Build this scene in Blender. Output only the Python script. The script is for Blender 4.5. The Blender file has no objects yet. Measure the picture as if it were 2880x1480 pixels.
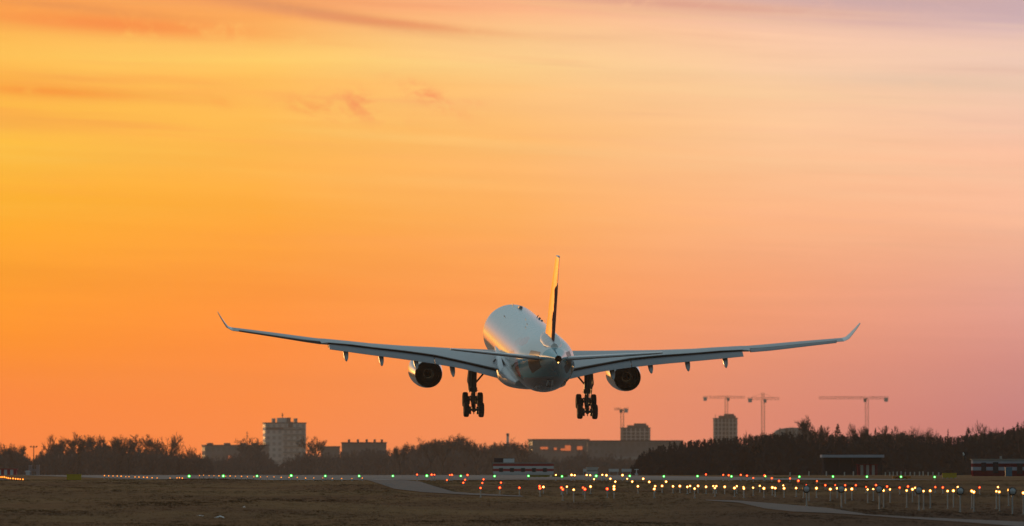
import bpy, math, random
from mathutils import Vector, Matrix, Euler, noise as mnoise
import numpy as np
random.seed(7)
rnd = random.random
def U(a, b): return a + (b - a) * random.random()
SC = bpy.context.scene
COL = SC.collection
rad = math.radians

# ---------------------------------------------------------------- camera
FPX, CXP, HOR, CAMZ = 32000.0, 1440.0, 1300.0, 1.6      # 400 mm lens; pixel of the level line; lens height
cam_d = bpy.data.cameras.new('camera')
cam = bpy.data.objects.new('camera', cam_d); COL.objects.link(cam)
cam_d.sensor_width = 36.0; cam_d.lens = 400.0
cam_d.clip_start = 1.0; cam_d.clip_end = 60000.0
cam.location = (0, 0, CAMZ)
cam.rotation_euler = (math.pi / 2 + math.atan((HOR - 740.0) / FPX), 0, 0)
cam_d.dof.use_dof = True; cam_d.dof.focus_distance = 1050.0; cam_d.dof.aperture_fstop = 2.2
SC.camera = cam

# ---------------------------------------------------------------- light
SUN_AZ, SUN_EL = rad(-28.0), rad(2.6)                    # azimuth from +Y, positive to the right
sdir = Vector((math.sin(SUN_AZ) * math.cos(SUN_EL), math.cos(SUN_AZ) * math.cos(SUN_EL), math.sin(SUN_EL)))
sun_d = bpy.data.lights.new('sun', 'SUN'); sun_d.energy = 1.1; sun_d.color = (1.0, 0.50, 0.17); sun_d.angle = rad(0.6)
sun = bpy.data.objects.new('sun', sun_d); COL.objects.link(sun)
sun.rotation_euler = (-sdir).to_track_quat('-Z', 'Y').to_euler(); sun.location = (-400, 900, 300)

SC.view_settings.view_transform = 'Standard'; SC.view_settings.look = 'None'
SC.view_settings.exposure = 0.0; SC.view_settings.gamma = 1.0
cy = SC.cycles
cy.use_denoising = True
cy.max_bounces = 6; cy.diffuse_bounces = 3; cy.glossy_bounces = 3; cy.transmission_bounces = 2
cy.volume_bounces = 1; cy.transparent_max_bounces = 8
cy.sample_clamp_indirect = 4.0
cy.caustics_reflective = False; cy.caustics_refractive = False

# ---------------------------------------------------------------- node helpers
class NT:
    def __init__(s, tree): s.t = tree; s.n = tree.nodes; s.l = tree.links
    def new(s, kind, **kw):
        n = s.n.new(kind)
        for k, v in kw.items(): setattr(n, k, v)
        return n
    def put(s, sock, v):
        if isinstance(v, bpy.types.NodeSocket): s.l.new(v, sock)
        elif isinstance(v, (tuple, list)) and len(v) == 3 and sock.type == 'RGBA': sock.default_value = (*v, 1)
        else: sock.default_value = v
    def m(s, op, a, b=0.0, c=0.0, clamp=False):
        n = s.new('ShaderNodeMath', operation=op, use_clamp=clamp)
        s.put(n.inputs[0], a); s.put(n.inputs[1], b)
        if op in ('MULTIPLY_ADD', 'SMOOTH_MIN', 'COMPARE'): s.put(n.inputs[2], c)
        return n.outputs[0]
    def mix(s, f, a, b):
        n = s.new('ShaderNodeMix', data_type='RGBA'); n.clamp_factor = True
        s.put(n.inputs[0], f); s.put(n.inputs[6], a); s.put(n.inputs[7], b)
        return n.outputs[2]
    def step(s, v, lo, hi):
        n = s.new('ShaderNodeMapRange', interpolation_type='SMOOTHSTEP')
        s.put(n.inputs[0], v); n.inputs[1].default_value = lo; n.inputs[2].default_value = hi
        return n.outputs[0]
    def lin(s, v, lo, hi, a=0.0, b=1.0):
        n = s.new('ShaderNodeMapRange'); s.put(n.inputs[0], v)
        n.inputs[1].default_value = lo; n.inputs[2].default_value = hi; n.inputs[3].default_value = a; n.inputs[4].default_value = b
        return n.outputs[0]
    def xyz(s, x, y, z):
        n = s.new('ShaderNodeCombineXYZ'); s.put(n.inputs[0], x); s.put(n.inputs[1], y); s.put(n.inputs[2], z)
        return n.outputs[0]
    def noise(s, vec, scale, detail=3.0, rough=0.5, dist=0.0):
        n = s.new('ShaderNodeTexNoise'); s.put(n.inputs['Vector'], vec)
        n.inputs['Scale'].default_value = scale; n.inputs['Detail'].default_value = detail
        n.inputs['Roughness'].default_value = rough; n.inputs['Distortion'].default_value = dist
        return n.outputs['Fac']
    def ramp(s, v, stops):
        n = s.new('ShaderNodeValToRGB'); s.put(n.inputs[0], v); e = n.color_ramp.elements
        while len(e) < len(stops): e.new(0.5)
        for i, (p, c) in enumerate(stops): e[i].position = p; e[i].color = (*c, 1)
        return n.outputs[0]
    def sep(s, vec):
        n = s.new('ShaderNodeSeparateXYZ'); s.put(n.inputs[0], vec); return n.outputs
def lc(r, g, b):                                          # 8-bit picture colour -> linear
    f = lambda c: c / 12.92 if c <= 0.04045 else ((c + 0.055) / 1.055) ** 2.4
    return (f(r / 255), f(g / 255), f(b / 255))

# ---------------------------------------------------------------- sky
W = bpy.data.worlds.new('World'); SC.world = W; W.use_nodes = True
w = NT(W.node_tree); w.n.clear()
dirv = w.new('ShaderNodeTexCoord').outputs['Generated']
dx, dy, dz = w.sep(dirv)
az = w.m('MULTIPLY', w.m('ARCTAN2', dx, dy), 57.29578)    # degrees right of +Y
el = w.m('MULTIPLY', w.m('ARCSINE', dz), 57.29578)        # degrees above the level
def elp(py): return (HOR - py) / FPX * 57.29578
def azp(px): return (px - CXP) / FPX * 57.29578
EL0, EL1 = -0.5, 12.0
nz_warp = w.noise(w.xyz(w.m('MULTIPLY', az, 0.35), w.m('MULTIPLY', el, 2.6), 0.0), 1.0, 3.0, 0.5)
elw = w.m('ADD', el, w.m('MULTIPLY', w.m('SUBTRACT', nz_warp, 0.5), 0.16))
elw = w.m('ADD', elw, w.m('MULTIPLY', az, 0.022))          # cloud bands sink a little to the right
elt = w.lin(elw, EL0, EL1)
YS = (1300, 1150, 1000, 800, 600, 400, 240, 190, 120, 70, 20)
COLS = [
 (-2.58, [(252,139,75),(255,141,69),(255,150,58),(255,160,53),(255,178,54),(255,194,74),(254,178,76),(254,194,88),(254,184,84),(252,166,80),(252,160,82)]),
 (-1.29, [(253,142,80),(254,144,74),(255,146,70),(255,156,66),(255,172,66),(255,186,84),(255,190,92),(255,204,104),(254,190,104),(252,168,92),(246,166,100)]),
 (0.0,   [(243,146,98),(247,148,94),(252,151,88),(254,160,88),(255,176,96),(255,188,112),(255,196,124),(254,207,138),(254,202,142),(254,194,138),(250,178,132)]),
 (1.29,  [(222,140,116),(226,142,115),(234,149,116),(246,164,120),(254,182,132),(254,198,150),(254,204,158),(252,205,164),(252,203,166),(252,202,168),(232,182,162)]),
 (2.58,  [(198,130,122),(204,134,126),(216,146,134),(232,164,144),(250,187,152),(250,192,160),(240,198,174),(240,202,178),(242,202,182),(240,199,180),(206,174,176)]),
]
HAZE_K, HAZE_TOP, HAZE_FAR = 3.0e-5, 67.0, 9100.0           # the air in front of the sky takes some of its light and adds its own
HAZE_RAD = (0.52, 0.30, 0.17); SKY_GAIN = 1.3
def behind_haze(c, y):
    e = max(1e-4, (HOR - y) / FPX); T = math.exp(-HAZE_K * min(HAZE_FAR, (HAZE_TOP - CAMZ) / e))
    return tuple(max(0.004, (v - (1 - T) * h) / T) / SKY_GAIN for v, h in zip(lc(*c), HAZE_RAD))
def col_ramp(cols):
    st = [((elp(y) - EL0) / (EL1 - EL0), behind_haze(c, y)) for y, c in zip(YS, cols)]
    st.append((0.42, behind_haze((196, 170, 172), 0))); st.append((0.75, behind_haze((168, 166, 178), 0)))
    return w.ramp(elt, st)
acc = col_ramp(COLS[0][1])
for i in range(1, 5):
    t = w.lin(w.m('ADD', az, w.m('MULTIPLY', w.m('SUBTRACT', nz_warp, 0.5), 0.5)), COLS[i - 1][0], COLS[i][0])
    acc = w.mix(t, acc, col_ramp(COLS[i][1]))
gn = w.new('ShaderNodeVectorMath', operation='SCALE'); w.put(gn.inputs[0], acc); gn.inputs['Scale'].default_value = SKY_GAIN; acc = gn.outputs[0]
# thin streaked cloud, and the few darker puffs
st1 = w.noise(w.xyz(w.m('MULTIPLY', az, 0.30), w.m('MULTIPLY_ADD', az, 0.35, w.m('MULTIPLY', el, 6.0)), 3.1), 1.0, 5.0, 0.55, 0.3)
hi = w.step(el, 0.75, 1.9)
acc = w.mix(w.m('MULTIPLY', w.m('MULTIPLY', w.step(st1, 0.50, 0.72), hi), 0.40), acc, w.mix(w.lin(az, -1.5, 2.2), lc(250,146,76), lc(222,176,158)))
acc = w.mix(w.m('MULTIPLY', w.m('MULTIPLY', w.step(st1, 0.50, 0.30), hi), 0.25), acc, w.mix(w.lin(az, -1.5, 2.2), lc(255,212,104), lc(252,214,176)))
st2 = w.noise(w.xyz(w.m('MULTIPLY', az, 0.55), w.m('MULTIPLY_ADD', az, 0.25, w.m('MULTIPLY', el, 11.0)), 7.7), 1.0, 4.0, 0.6, 0.2)
st2g = w.new('ShaderNodeVectorMath', operation='SCALE'); w.put(st2g.inputs[0], acc); w.put(st2g.inputs['Scale'], w.lin(w.m('MULTIPLY', w.m('SUBTRACT', st2, 0.5), w.step(el, 0.1, 0.9)), -0.25, 0.25, 0.955, 1.045)); acc = st2g.outputs[0]
puff_n = w.noise(w.xyz(w.m('MULTIPLY', az, 6.0), w.m('MULTIPLY', el, 9.0), 0.7), 1.0, 5.0, 0.6, 0.6)
def puff(px, py, wx, wy, slope, col, amt, nlo=0.38, nhi=0.66):
    global acc
    a = w.m('DIVIDE', w.m('SUBTRACT', az, azp(px)), wx / FPX * 57.3)
    b = w.m('DIVIDE', w.m('SUBTRACT', w.m('SUBTRACT', el, elp(py)), w.m('MULTIPLY', w.m('SUBTRACT', az, azp(px)), -slope)), wy / FPX * 57.3)
    g = w.m('POWER', 2.718, w.m('MULTIPLY', w.m('ADD', w.m('MULTIPLY', a, a), w.m('MULTIPLY', b, b)), -1.0))
    acc = w.mix(w.m('MULTIPLY', w.m('MULTIPLY', g, w.step(puff_n, nlo, nhi)), amt), acc, lc(*col))
PUFFS = [(1020, 296, 100, 36, .25, (251,150,92), .9), (880, 305, 90, 26, .2, (252,156,84), .8), (1200, 270, 95, 24, .42, (252,152,96), .9),
         (610, 285, 40, 14, .3, (254,158,72), .7), (1340, 290, 50, 12, .3, (253,160,100), .5)]
for p in PUFFS: puff(*p)
STREAKS = [(330, 70, 420, 30, .06, (252,144,72), .9), (860, 32, 330, 18, .16, (226,150,100), .85), (1080, 62, 300, 12, .1, (236,150,100), .8),
           (130, 258, 230, 17, .05, (253,156,62), .9), (2450, 6, 560, 22, .05, (202,170,172), .6), (1900, 12, 400, 14, .06, (222,160,140), .7),
           (200, 20, 300, 14, .1, (238,152,84), .7), (2650, 230, 330, 20, .05, (232,198,172), .5)]
for p in STREAKS: puff(*p, 0.15, 0.5)
# glow round the sun, off the left edge of the picture
sd = w.new('ShaderNodeVectorMath', operation='DOT_PRODUCT'); w.put(sd.inputs[0], dirv); sd.inputs[1].default_value = sdir
glow = w.m('POWER', w.m('MAXIMUM', sd.outputs['Value'], 0.0), 60.0)
addn = w.new('ShaderNodeMix', data_type='RGBA', blend_type='ADD'); w.put(addn.inputs[0], w.m('MULTIPLY', glow, w.step(az, -4.0, -14.0)))
w.put(addn.inputs[6], acc); w.put(addn.inputs[7], (2.6, 1.35, 0.35)); acc = addn.outputs[2]
acc = w.mix(w.step(el, 3.4, 9.0), acc, (0.24, 0.33, 0.36))   # pale grey-blue overcast above the glow
sky = w.new('ShaderNodeTexSky', sky_type='NISHITA'); sky.sun_disc = False
sky.sun_elevation = SUN_EL; sky.sun_rotation = SUN_AZ; sky.altitude = 0.0; sky.air_density = 1.0; sky.dust_density = 1.2; sky.ozone_density = 1.4
SKY_K = 1.5                                               # thin overcast away from the sun: the clear-sky brightness is rolled off
den = w.new('ShaderNodeVectorMath', operation='MULTIPLY_ADD'); w.put(den.inputs[0], sky.outputs[0]); den.inputs[1].default_value = (2.2,) * 3; den.inputs[2].default_value = (1.0,) * 3
div = w.new('ShaderNodeVectorMath', operation='DIVIDE'); w.put(div.inputs[0], sky.outputs[0]); w.put(div.inputs[1], den.outputs[0])
skc = w.new('ShaderNodeVectorMath', operation='MULTIPLY'); w.put(skc.inputs[0], div.outputs[0]); skc.inputs[1].default_value = (SKY_K * 0.86, SKY_K * 1.0, SKY_K * 1.03)
back = w.m('SUBTRACT', 1.0, w.m('MULTIPLY', w.step(dy, 0.25, -0.65), 0.55))   # the eastern half of the sky is already dusky
skb = w.new('ShaderNodeVectorMath', operation='SCALE'); w.put(skb.inputs[0], skc.outputs[0]); w.put(skb.inputs['Scale'], back); skc = skb
side = w.m('MULTIPLY', w.step(az, -115.0, -45.0), w.step(az, 75.0, 8.0))
mask = w.m('MULTIPLY', side, w.step(el, 42.0, 14.0))
fin_c = w.mix(mask, skc.outputs[0], acc)
bg = w.new('ShaderNodeBackground'); w.put(bg.inputs[0], fin_c); bg.inputs[1].default_value = 1.0
w.l.new(bg.outputs[0], w.new('ShaderNodeOutputWorld').inputs[0])

# ---------------------------------------------------------------- mesh builder
class MB:
    def __init__(s): s.v = []; s.f = []; s.mi = []
    def add(s, vs, fs, mi=0):
        b = len(s.v); s.v += [tuple(v) for v in vs]
        for f in fs: s.f.append(tuple(i + b for i in f)); s.mi.append(mi)
    def box(s, c, d, mi=0, rz=0.0, taper=1.0):
        vs = []
        ca, sa = math.cos(rz), math.sin(rz)
        for k in (-1, 1):
            t = 1.0 if k < 0 else taper
            for i, j in ((-1, -1), (1, -1), (1, 1), (-1, 1)):
                x, y = i * d[0] / 2 * t, j * d[1] / 2 * t
                vs.append((c[0] + x * ca - y * sa, c[1] + x * sa + y * ca, c[2] + k * d[2] / 2))
        s.add(vs, [(3, 2, 1, 0), (4, 5, 6, 7), (0, 1, 5, 4), (1, 2, 6, 5), (2, 3, 7, 6), (3, 0, 4, 7)], mi)
    def tube(s, p0, p1, r0, r1=None, n=10, mi=0, cap=True):
        r1 = r0 if r1 is None else r1
        p0, p1 = Vector(p0), Vector(p1); d = (p1 - p0).normalized()
        a = d.orthogonal().normalized(); b = d.cross(a)
        vs = []
        for p, r in ((p0, r0), (p1, r1)):
            for i in range(n):
                t = 2 * math.pi * i / n
                vs.append(p + a * (r * math.cos(t)) + b * (r * math.sin(t)))
        fs = [(i, (i + 1) % n, n + (i + 1) % n, n + i) for i in range(n)]
        if cap: fs += [tuple(range(n - 1, -1, -1)), tuple(range(n, 2 * n))]
        s.add(vs, fs, mi)
    def path(s, pts, r, n=8, mi=0):
        for a, b in zip(pts, pts[1:]): s.tube(a, b, r, r, n, mi)
    def loft(s, rings, closed=True, cap0=True, cap1=True, mi=0):
        n = len(rings[0]); vs = [p for r in rings for p in r]; fs = []
        for k in range(len(rings) - 1):
            for i in range(n if closed else n - 1):
                j = (i + 1) % n
                fs.append((k * n + i, k * n + j, (k + 1) * n + j, (k + 1) * n + i))
        if cap0: fs.append(tuple(range(n - 1, -1, -1)))
        if cap1: fs.append(tuple(range((len(rings) - 1) * n, len(rings) * n)))
        s.add(vs, fs, mi)
    def lathe(s, prof, c=(0, 0, 0), axis='Y', n=40, mi=0):  # prof: (radius, along axis)
        rings = []
        for r, t in prof:
            ring = []
            for i in range(n):
                a = 2 * math.pi * i / n; u, v = r * math.cos(a), r * math.sin(a)
                ring.append((c[0] + u, c[1] + t, c[2] + v) if axis == 'Y' else ((c[0] + u, c[1] + v, c[2] + t) if axis == 'Z' else (c[0] + t, c[1] + u, c[2] + v)))
            rings.append(ring)
        s.loft(rings, True, False, False, mi)
    def quad(s, a, b, c, d, mi=0): s.add([a, b, c, d], [(0, 1, 2, 3)], mi)
    def sphere(s, c, r, n=10, m=7, mi=0, sq=1.0):
        prof = [(max(1e-4, r * math.sin(math.pi * i / m)), -r * sq * math.cos(math.pi * i / m)) for i in range(m + 1)]
        s.lathe(prof, c, 'Z', n, mi)
    def mesh(s, name, mats, smooth=False, fix=False):
        me = bpy.data.meshes.new(name); me.from_pydata(s.v, [], s.f)
        for m_ in (mats if isinstance(mats, (list, tuple)) else [mats]): me.materials.append(m_)
        if any(s.mi): me.polygons.foreach_set('material_index', s.mi)
        if fix:
            import bmesh
            bm = bmesh.new(); bm.from_mesh(me); bmesh.ops.recalc_face_normals(bm, faces=bm.faces[:]); bm.to_mesh(me); bm.free()
        if smooth: me.polygons.foreach_set('use_smooth', [True] * len(me.polygons))
        me.update(); return me
    def build(s, name, mats, parent=None, smooth=False, sharp=None, fix=True, loc=None):
        o = bpy.data.objects.new(name, s.mesh(name, mats, smooth, fix)); COL.objects.link(o)
        if smooth and sharp: o.data.set_sharp_from_angle(angle=rad(sharp))
        if parent: o.parent = parent
        if loc: o.location = loc
        return o
def tag(o, label=None, cat=None, group=None, kind=None):
    if label: o['label'] = label
    if cat: o['category'] = cat
    if group: o['group'] = group
    if kind: o['kind'] = kind
    return o
def empty(name, loc, label, cat, group=None, rz=0.0):
    o = bpy.data.objects.new(name, None); COL.objects.link(o); o.location = loc; o.rotation_euler = (0, 0, rz)
    o.empty_display_size = 0.3
    return tag(o, label, cat, group)
def link(name, me, parent=None, loc=None, rz=0.0, scale=None):
    o = bpy.data.objects.new(name, me); COL.objects.link(o)
    if parent: o.parent = parent
    if loc: o.location = loc
    o.rotation_euler = (0, 0, rz)
    if scale: o.scale = scale
    return o

# ---------------------------------------------------------------- materials
def mat(name, col, rough=0.6, metal=0.0, var=0.18, scale=2.0, bump=0.0, coat=0.0, spec=0.5, obj=True, stretch=(1, 1, 1)):
    m_ = bpy.data.materials.new(name); m_.use_nodes = True; n = NT(m_.node_tree)
    b = m_.node_tree.nodes['Principled BSDF']
    co = n.new('ShaderNodeTexCoord').outputs['Object' if obj else 'Generated']
    mp = n.new('ShaderNodeMapping'); n.put(mp.inputs[0], co); mp.inputs['Scale'].default_value = stretch
    nz = n.noise(mp.outputs[0], scale, 4.0, 0.6)
    c = n.mix(nz, tuple(x * (1 - var) for x in col), tuple(min(1, x * (1 + var)) for x in col))
    n.put(b.inputs['Base Color'], c)
    n.put(b.inputs['Roughness'], n.lin(nz, 0.2, 0.8, max(0.03, rough - 0.08), min(1, rough + 0.08)))
    b.inputs['Metallic'].default_value = metal; b.inputs['Coat Weight'].default_value = coat; b.inputs['Coat Roughness'].default_value = 0.06
    b.inputs['Specular IOR Level'].default_value = spec
    if bump:
        bp = n.new('ShaderNodeBump'); bp.inputs['Strength'].default_value = bump; n.put(bp.inputs['Height'], nz); n.put(b.inputs['Normal'], bp.outputs[0])
    return m_
def lamp_mat(name, col, k):
    m_ = bpy.data.materials.new(name); m_.use_nodes = True
    b = m_.node_tree.nodes['Principled BSDF']
    b.inputs['Base Color'].default_value = (0.1, 0.1, 0.1, 1)
    b.inputs['Emission Color'].default_value = (*col, 1); b.inputs['Emission Strength'].default_value = k
    m_.cycles.emission_sampling = 'NONE'
    return m_

# ---------------------------------------------------------------- ground
GY = [-200, 0, 120, 300, 560, 620, 660, 700, 750, 800, 850, 900, 960, 1000, 1400, 9000]
GZ = [-0.2, -0.2, -1.2, -2.25, -2.2, -2.0, -1.82, -1.5, -1.16, -0.86, -0.58, -0.34, -0.06, 0.0, 0.0, -9.9]
def gz0(y): return float(np.interp(y, GY, GZ))
def gz(x, y):
    z = gz0(y)
    f = max(0.0, min(1.0, (985 - y) / 60.0))
    if f > 0 and y > 200:
        z += f * 0.055 * (math.sin(x * 0.21 + y * 0.031 + 1.0) + math.sin(x * 0.093 - y * 0.047) + 0.7 * math.sin(x * 0.47 + y * 0.083 + 2.0))
    z += 0.17 * math.exp(-((x + 26.5) / 5.5) ** 2 - ((y - 985) / 14.0) ** 2) + 0.08 * math.exp(-((x + 40) / 9.0) ** 2 - ((y - 975) / 20.0) ** 2)
    return z
def on_ground(px, py, lo=560.0, hi=1395.0):                # where the sight line through a picture point meets the ground
    best = None; y = lo
    prev = CAMZ + (HOR - py) / FPX * lo - gz((px - CXP) / FPX * lo, lo)
    while y < hi:
        y2 = y + 4.0
        cur = CAMZ + (HOR - py) / FPX * y2 - gz((px - CXP) / FPX * y2, y2)
        if prev > 0 >= cur:
            t = y + 4.0 * prev / (prev - cur)
            return ((px - CXP) / FPX * t, t, gz((px - CXP) / FPX * t, t))
        prev = cur; y = y2
    return ((px - CXP) / FPX * hi, hi, gz0(hi))
def at(px, py, d): return Vector(((px - CXP) / FPX * d, d, CAMZ + (HOR - py) / FPX * d))

def ground_mat():
    m_ = bpy.data.materials.new('dry_grass_ground'); m_.use_nodes = True; n = NT(m_.node_tree); b = m_.node_tree.nodes['Principled BSDF']
    co = n.new('ShaderNodeTexCoord').outputs['Object']
    x, y, z = n.sep(co)
    big = n.noise(n.xyz(n.m('MULTIPLY', x, 0.05), n.m('MULTIPLY', y, 0.022), 0.0), 1.0, 5.0, 0.62, 0.4)
    med = n.noise(n.xyz(n.m('MULTIPLY', x, 0.35), n.m('MULTIPLY', y, 0.10), 4.0), 1.0, 5.0, 0.65)
    c = n.mix(n.step(big, 0.36, 0.66), (0.056, 0.026, 0.0100), (0.122, 0.068, 0.0255))
    c = n.mix(n.step(med, 0.35, 0.75), c, n.mix(0.3, c, (0.085, 0.048, 0.020)))
    right = n.m('MULTIPLY', n.step(x, 2.0, 16.0), n.step(y, 840.0, 660.0))   # ground tone darkens towards the near right
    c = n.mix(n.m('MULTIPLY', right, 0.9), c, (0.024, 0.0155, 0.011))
    n.put(b.inputs['Base Color'], c); b.inputs['Roughness'].default_value = 1.0; b.inputs['Specular IOR Level'].default_value = 0.05
    return m_
M_ground = ground_mat()
ys = list(range(-200, 540, 40)) + list(np.arange(540, 1060, 2.5)) + list(range(1060, 1500, 20)) + list(range(1500, 9001, 150))
xs = sorted(set([-1450, -1200, -900, -600, -400, -250, -160, -110] + list(np.arange(-78, 78.1, 1.3).round(3)) + [110, 160, 250, 400, 600, 900, 1200, 1450]))
g = MB(); nx = len(xs)
for y in ys:
    for x in xs: g.v.append((x, y, gz(x, y)))
for j in range(len(ys) - 1):
    for i in range(nx - 1):
        g.f.append((j * nx + i, j * nx + i + 1, (j + 1) * nx + i + 1, (j + 1) * nx + i)); g.mi.append(0)
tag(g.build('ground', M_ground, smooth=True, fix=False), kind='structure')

# runway: 66 m wide, heading 4.35 degrees left of the line of sight
HD = rad(4.35); HV = Vector((-math.sin(HD), math.cos(HD), 0)); RV = Vector((math.cos(HD), math.sin(HD), 0))
THR = Vector((-30.5, 1008.0, 0))
M_asph = mat('runway_asphalt', (0.13, 0.105, 0.095), 0.75, var=0.35, scale=0.15, spec=0.25, stretch=(1, 0.25, 1))
r = MB(); seg = [0, 40, 90, 150, 230, 330, 450, 700, 1000, 1500, 2200, 3000]
for k, t in enumerate(seg):
    for q in np.linspace(-1, 69, 8):
        p = THR + HV * t + RV * float(q); r.v.append((p.x, p.y, max(gz(p.x, p.y), gz0(p.y)) + 0.03))
for k in range(len(seg) - 1):
    for i in range(7): r.f.append((k * 8 + i, k * 8 + i + 1, k * 8 + 9 + i, k * 8 + 8 + i)); r.mi.append(0)
tag(r.build('runway', M_asph, fix=False), kind='structure')
M_rpaint = mat('runway_paint', (0.22, 0.20, 0.19), 0.6, var=0.25, scale=0.6)
r = MB()
for q in list(np.arange(2.5, 30, 3.4)) + list(np.arange(38.5, 66, 3.4)):   # threshold stripes
    a = THR + HV * 6 + RV * float(q); b_ = THR + HV * 36 + RV * float(q)
    r.quad(a + Vector((0, 0, .034)), a + RV * 1.8 + Vector((0, 0, .034)), b_ + RV * 1.8 + Vector((0, 0, .034)), b_ + Vector((0, 0, .034)))
a = THR + HV * 0.6; r.quad(a + Vector((0, 0, .034)), a + RV * 66 + Vector((0, 0, .034)), a + RV * 66 + HV * 1.8 + Vector((0, 0, .034)), a + HV * 1.8 + Vector((0, 0, .034)))
tag(r.build('runway_marking', M_rpaint, fix=False), kind='structure')

# two narrow service paths crossing the grass
M_path = mat('worn_concrete', (0.115, 0.10, 0.095), 0.85, var=0.4, scale=0.5, spec=0.1)
PATHS = []
def path_strip(name, upper, lower, n=110):
    PATHS.append((upper, lower)); r = MB(); xs_ = np.linspace(max(upper[0][0], lower[0][0]), min(upper[-1][0], lower[-1][0]), n)
    for px in xs_:
        yu = np.interp(px, *zip(*upper)); yl = np.interp(px, *zip(*lower))
        for t in np.linspace(0, 1, 10):
            p = on_ground(px, yu * (1 - t) + yl * t); r.v.append((p[0], p[1], p[2] + 0.05))
    for k in range(n - 1):
        for i in range(9): r.f.append((k * 10 + i, k * 10 + i + 1, k * 10 + 11 + i, k * 10 + 10 + i)); r.mi.append(0)
    tag(r.build(name, M_path, fix=False), kind='structure')
path_strip('service_path', [(1035, 1351.5), (1140, 1352), (1180, 1356), (1230, 1372), (1275, 1385), (1330, 1389), (1470, 1396.5)],
           [(1035, 1352.5), (1060, 1360), (1110, 1377), (1190, 1386), (1275, 1391), (1330, 1394), (1470, 1399)])
path_strip('service_path', [(1985, 1408), (2080, 1410), (2200, 1420), (2330, 1431), (2440, 1449), (2560, 1456), (2700, 1462), (2880, 1470)],
           [(1985, 1409.5), (2080, 1416), (2150, 1432), (2230, 1441), (2330, 1445), (2440, 1452), (2560, 1461), (2700, 1470), (2880, 1484)])

# dry grass: tufts of blades, one mass
M_grass = bpy.data.materials.new('dry_grass_blades'); M_grass.use_nodes = True
n = NT(M_grass.node_tree); b = M_grass.node_tree.nodes['Principled BSDF']
x, y, z = n.sep(n.new('ShaderNodeTexCoord').outputs['Object'])
f1 = n.noise(n.xyz(n.m('MULTIPLY', x, 0.05), n.m('MULTIPLY', y, 0.022), 0.0), 1.0, 5.0, 0.62, 0.4)
f2 = n.noise(n.xyz(n.m('MULTIPLY', x, 1.1), n.m('MULTIPLY', y, 0.7), 2.0), 1.0, 3.0, 0.7)
c = n.mix(n.step(f1, 0.36, 0.66), (0.058, 0.027, 0.0104), (0.128, 0.072, 0.0268))
c = n.mix(n.step(f2, 0.40, 0.75), c, n.mix(0.25, c, (0.095, 0.054, 0.022)))
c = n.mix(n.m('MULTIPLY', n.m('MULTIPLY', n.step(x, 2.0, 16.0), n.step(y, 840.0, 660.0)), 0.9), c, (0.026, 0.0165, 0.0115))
n.put(b.inputs['Base Color'], c); b.inputs['Roughness'].default_value = 0.95; b.inputs['Specular IOR Level'].default_value = 0.0
gm = n.new('ShaderNodeNewGeometry'); vm = n.new('ShaderNodeVectorMath', operation='MULTIPLY_ADD'); n.put(vm.inputs[0], gm.outputs['Normal']); vm.inputs[1].default_value = (.2, .2, .2); vm.inputs[2].default_value = (0, 0, .8)
vn = n.new('ShaderNodeVectorMath', operation='NORMALIZE'); n.put(vn.inputs[0], vm.outputs[0]); n.put(b.inputs['Normal'], vn.outputs[0])   # a matted sward shades like its ground
gr = MB(); cnt = 0
while cnt < 17000:
    d = 560 + (1002 - 560) * rnd(); hw = 1480 / FPX * d; x0 = U(-hw, hw)
    nf = mnoise.noise(Vector((x0 * 0.09, d * 0.03, 1.7)))
    if rnd() > 0.45 + 0.9 * nf: continue
    z0 = gz(x0, d); px_, py_ = CXP + x0 / d * FPX, HOR - (z0 - CAMZ) / d * FPX
    if any(u_[0][0] - 8 < px_ < u_[-1][0] and np.interp(px_, *zip(*u_)) - 2 < py_ < np.interp(px_, *zip(*l_)) + 5 for u_, l_ in PATHS): continue
    cnt += 1; h = U(0.012, 0.030) * (1.0 + 0.9 * max(0, nf))
    for k in range(4):
        a = U(0, 6.28); wd = U(0.05, 0.16); bx, by = x0 + U(-.25, .25), d + U(-.4, .4); hh = h * U(0.5, 1.1)
        ux, uy = math.cos(a) * wd, math.sin(a) * wd; lx, ly = U(-.18, .18), U(-.3, .3)
        gr.add([(bx - ux, by - uy, z0 - .03), (bx + ux, by + uy, z0 - .03), (bx + ux * .3 + lx, by + uy * .3 + ly, z0 + hh), (bx - ux * .5 + lx, by - uy * .5 + ly, z0 + hh * U(.6, 1))], [(0, 1, 2, 3)])
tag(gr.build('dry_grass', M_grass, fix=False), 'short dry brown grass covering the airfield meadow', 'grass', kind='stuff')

# ---------------------------------------------------------------- airliner
AX, AY, AZ = 1.8, 1066.6, 12.0
plane = empty('airliner', (AX, AY, AZ), 'white and teal twin-engine passenger jet landing with its wheels down', 'airliner')
plane.rotation_mode = 'YXZ'; plane.rotation_euler = (rad(4.68), rad(0.95), rad(4.35))

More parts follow.
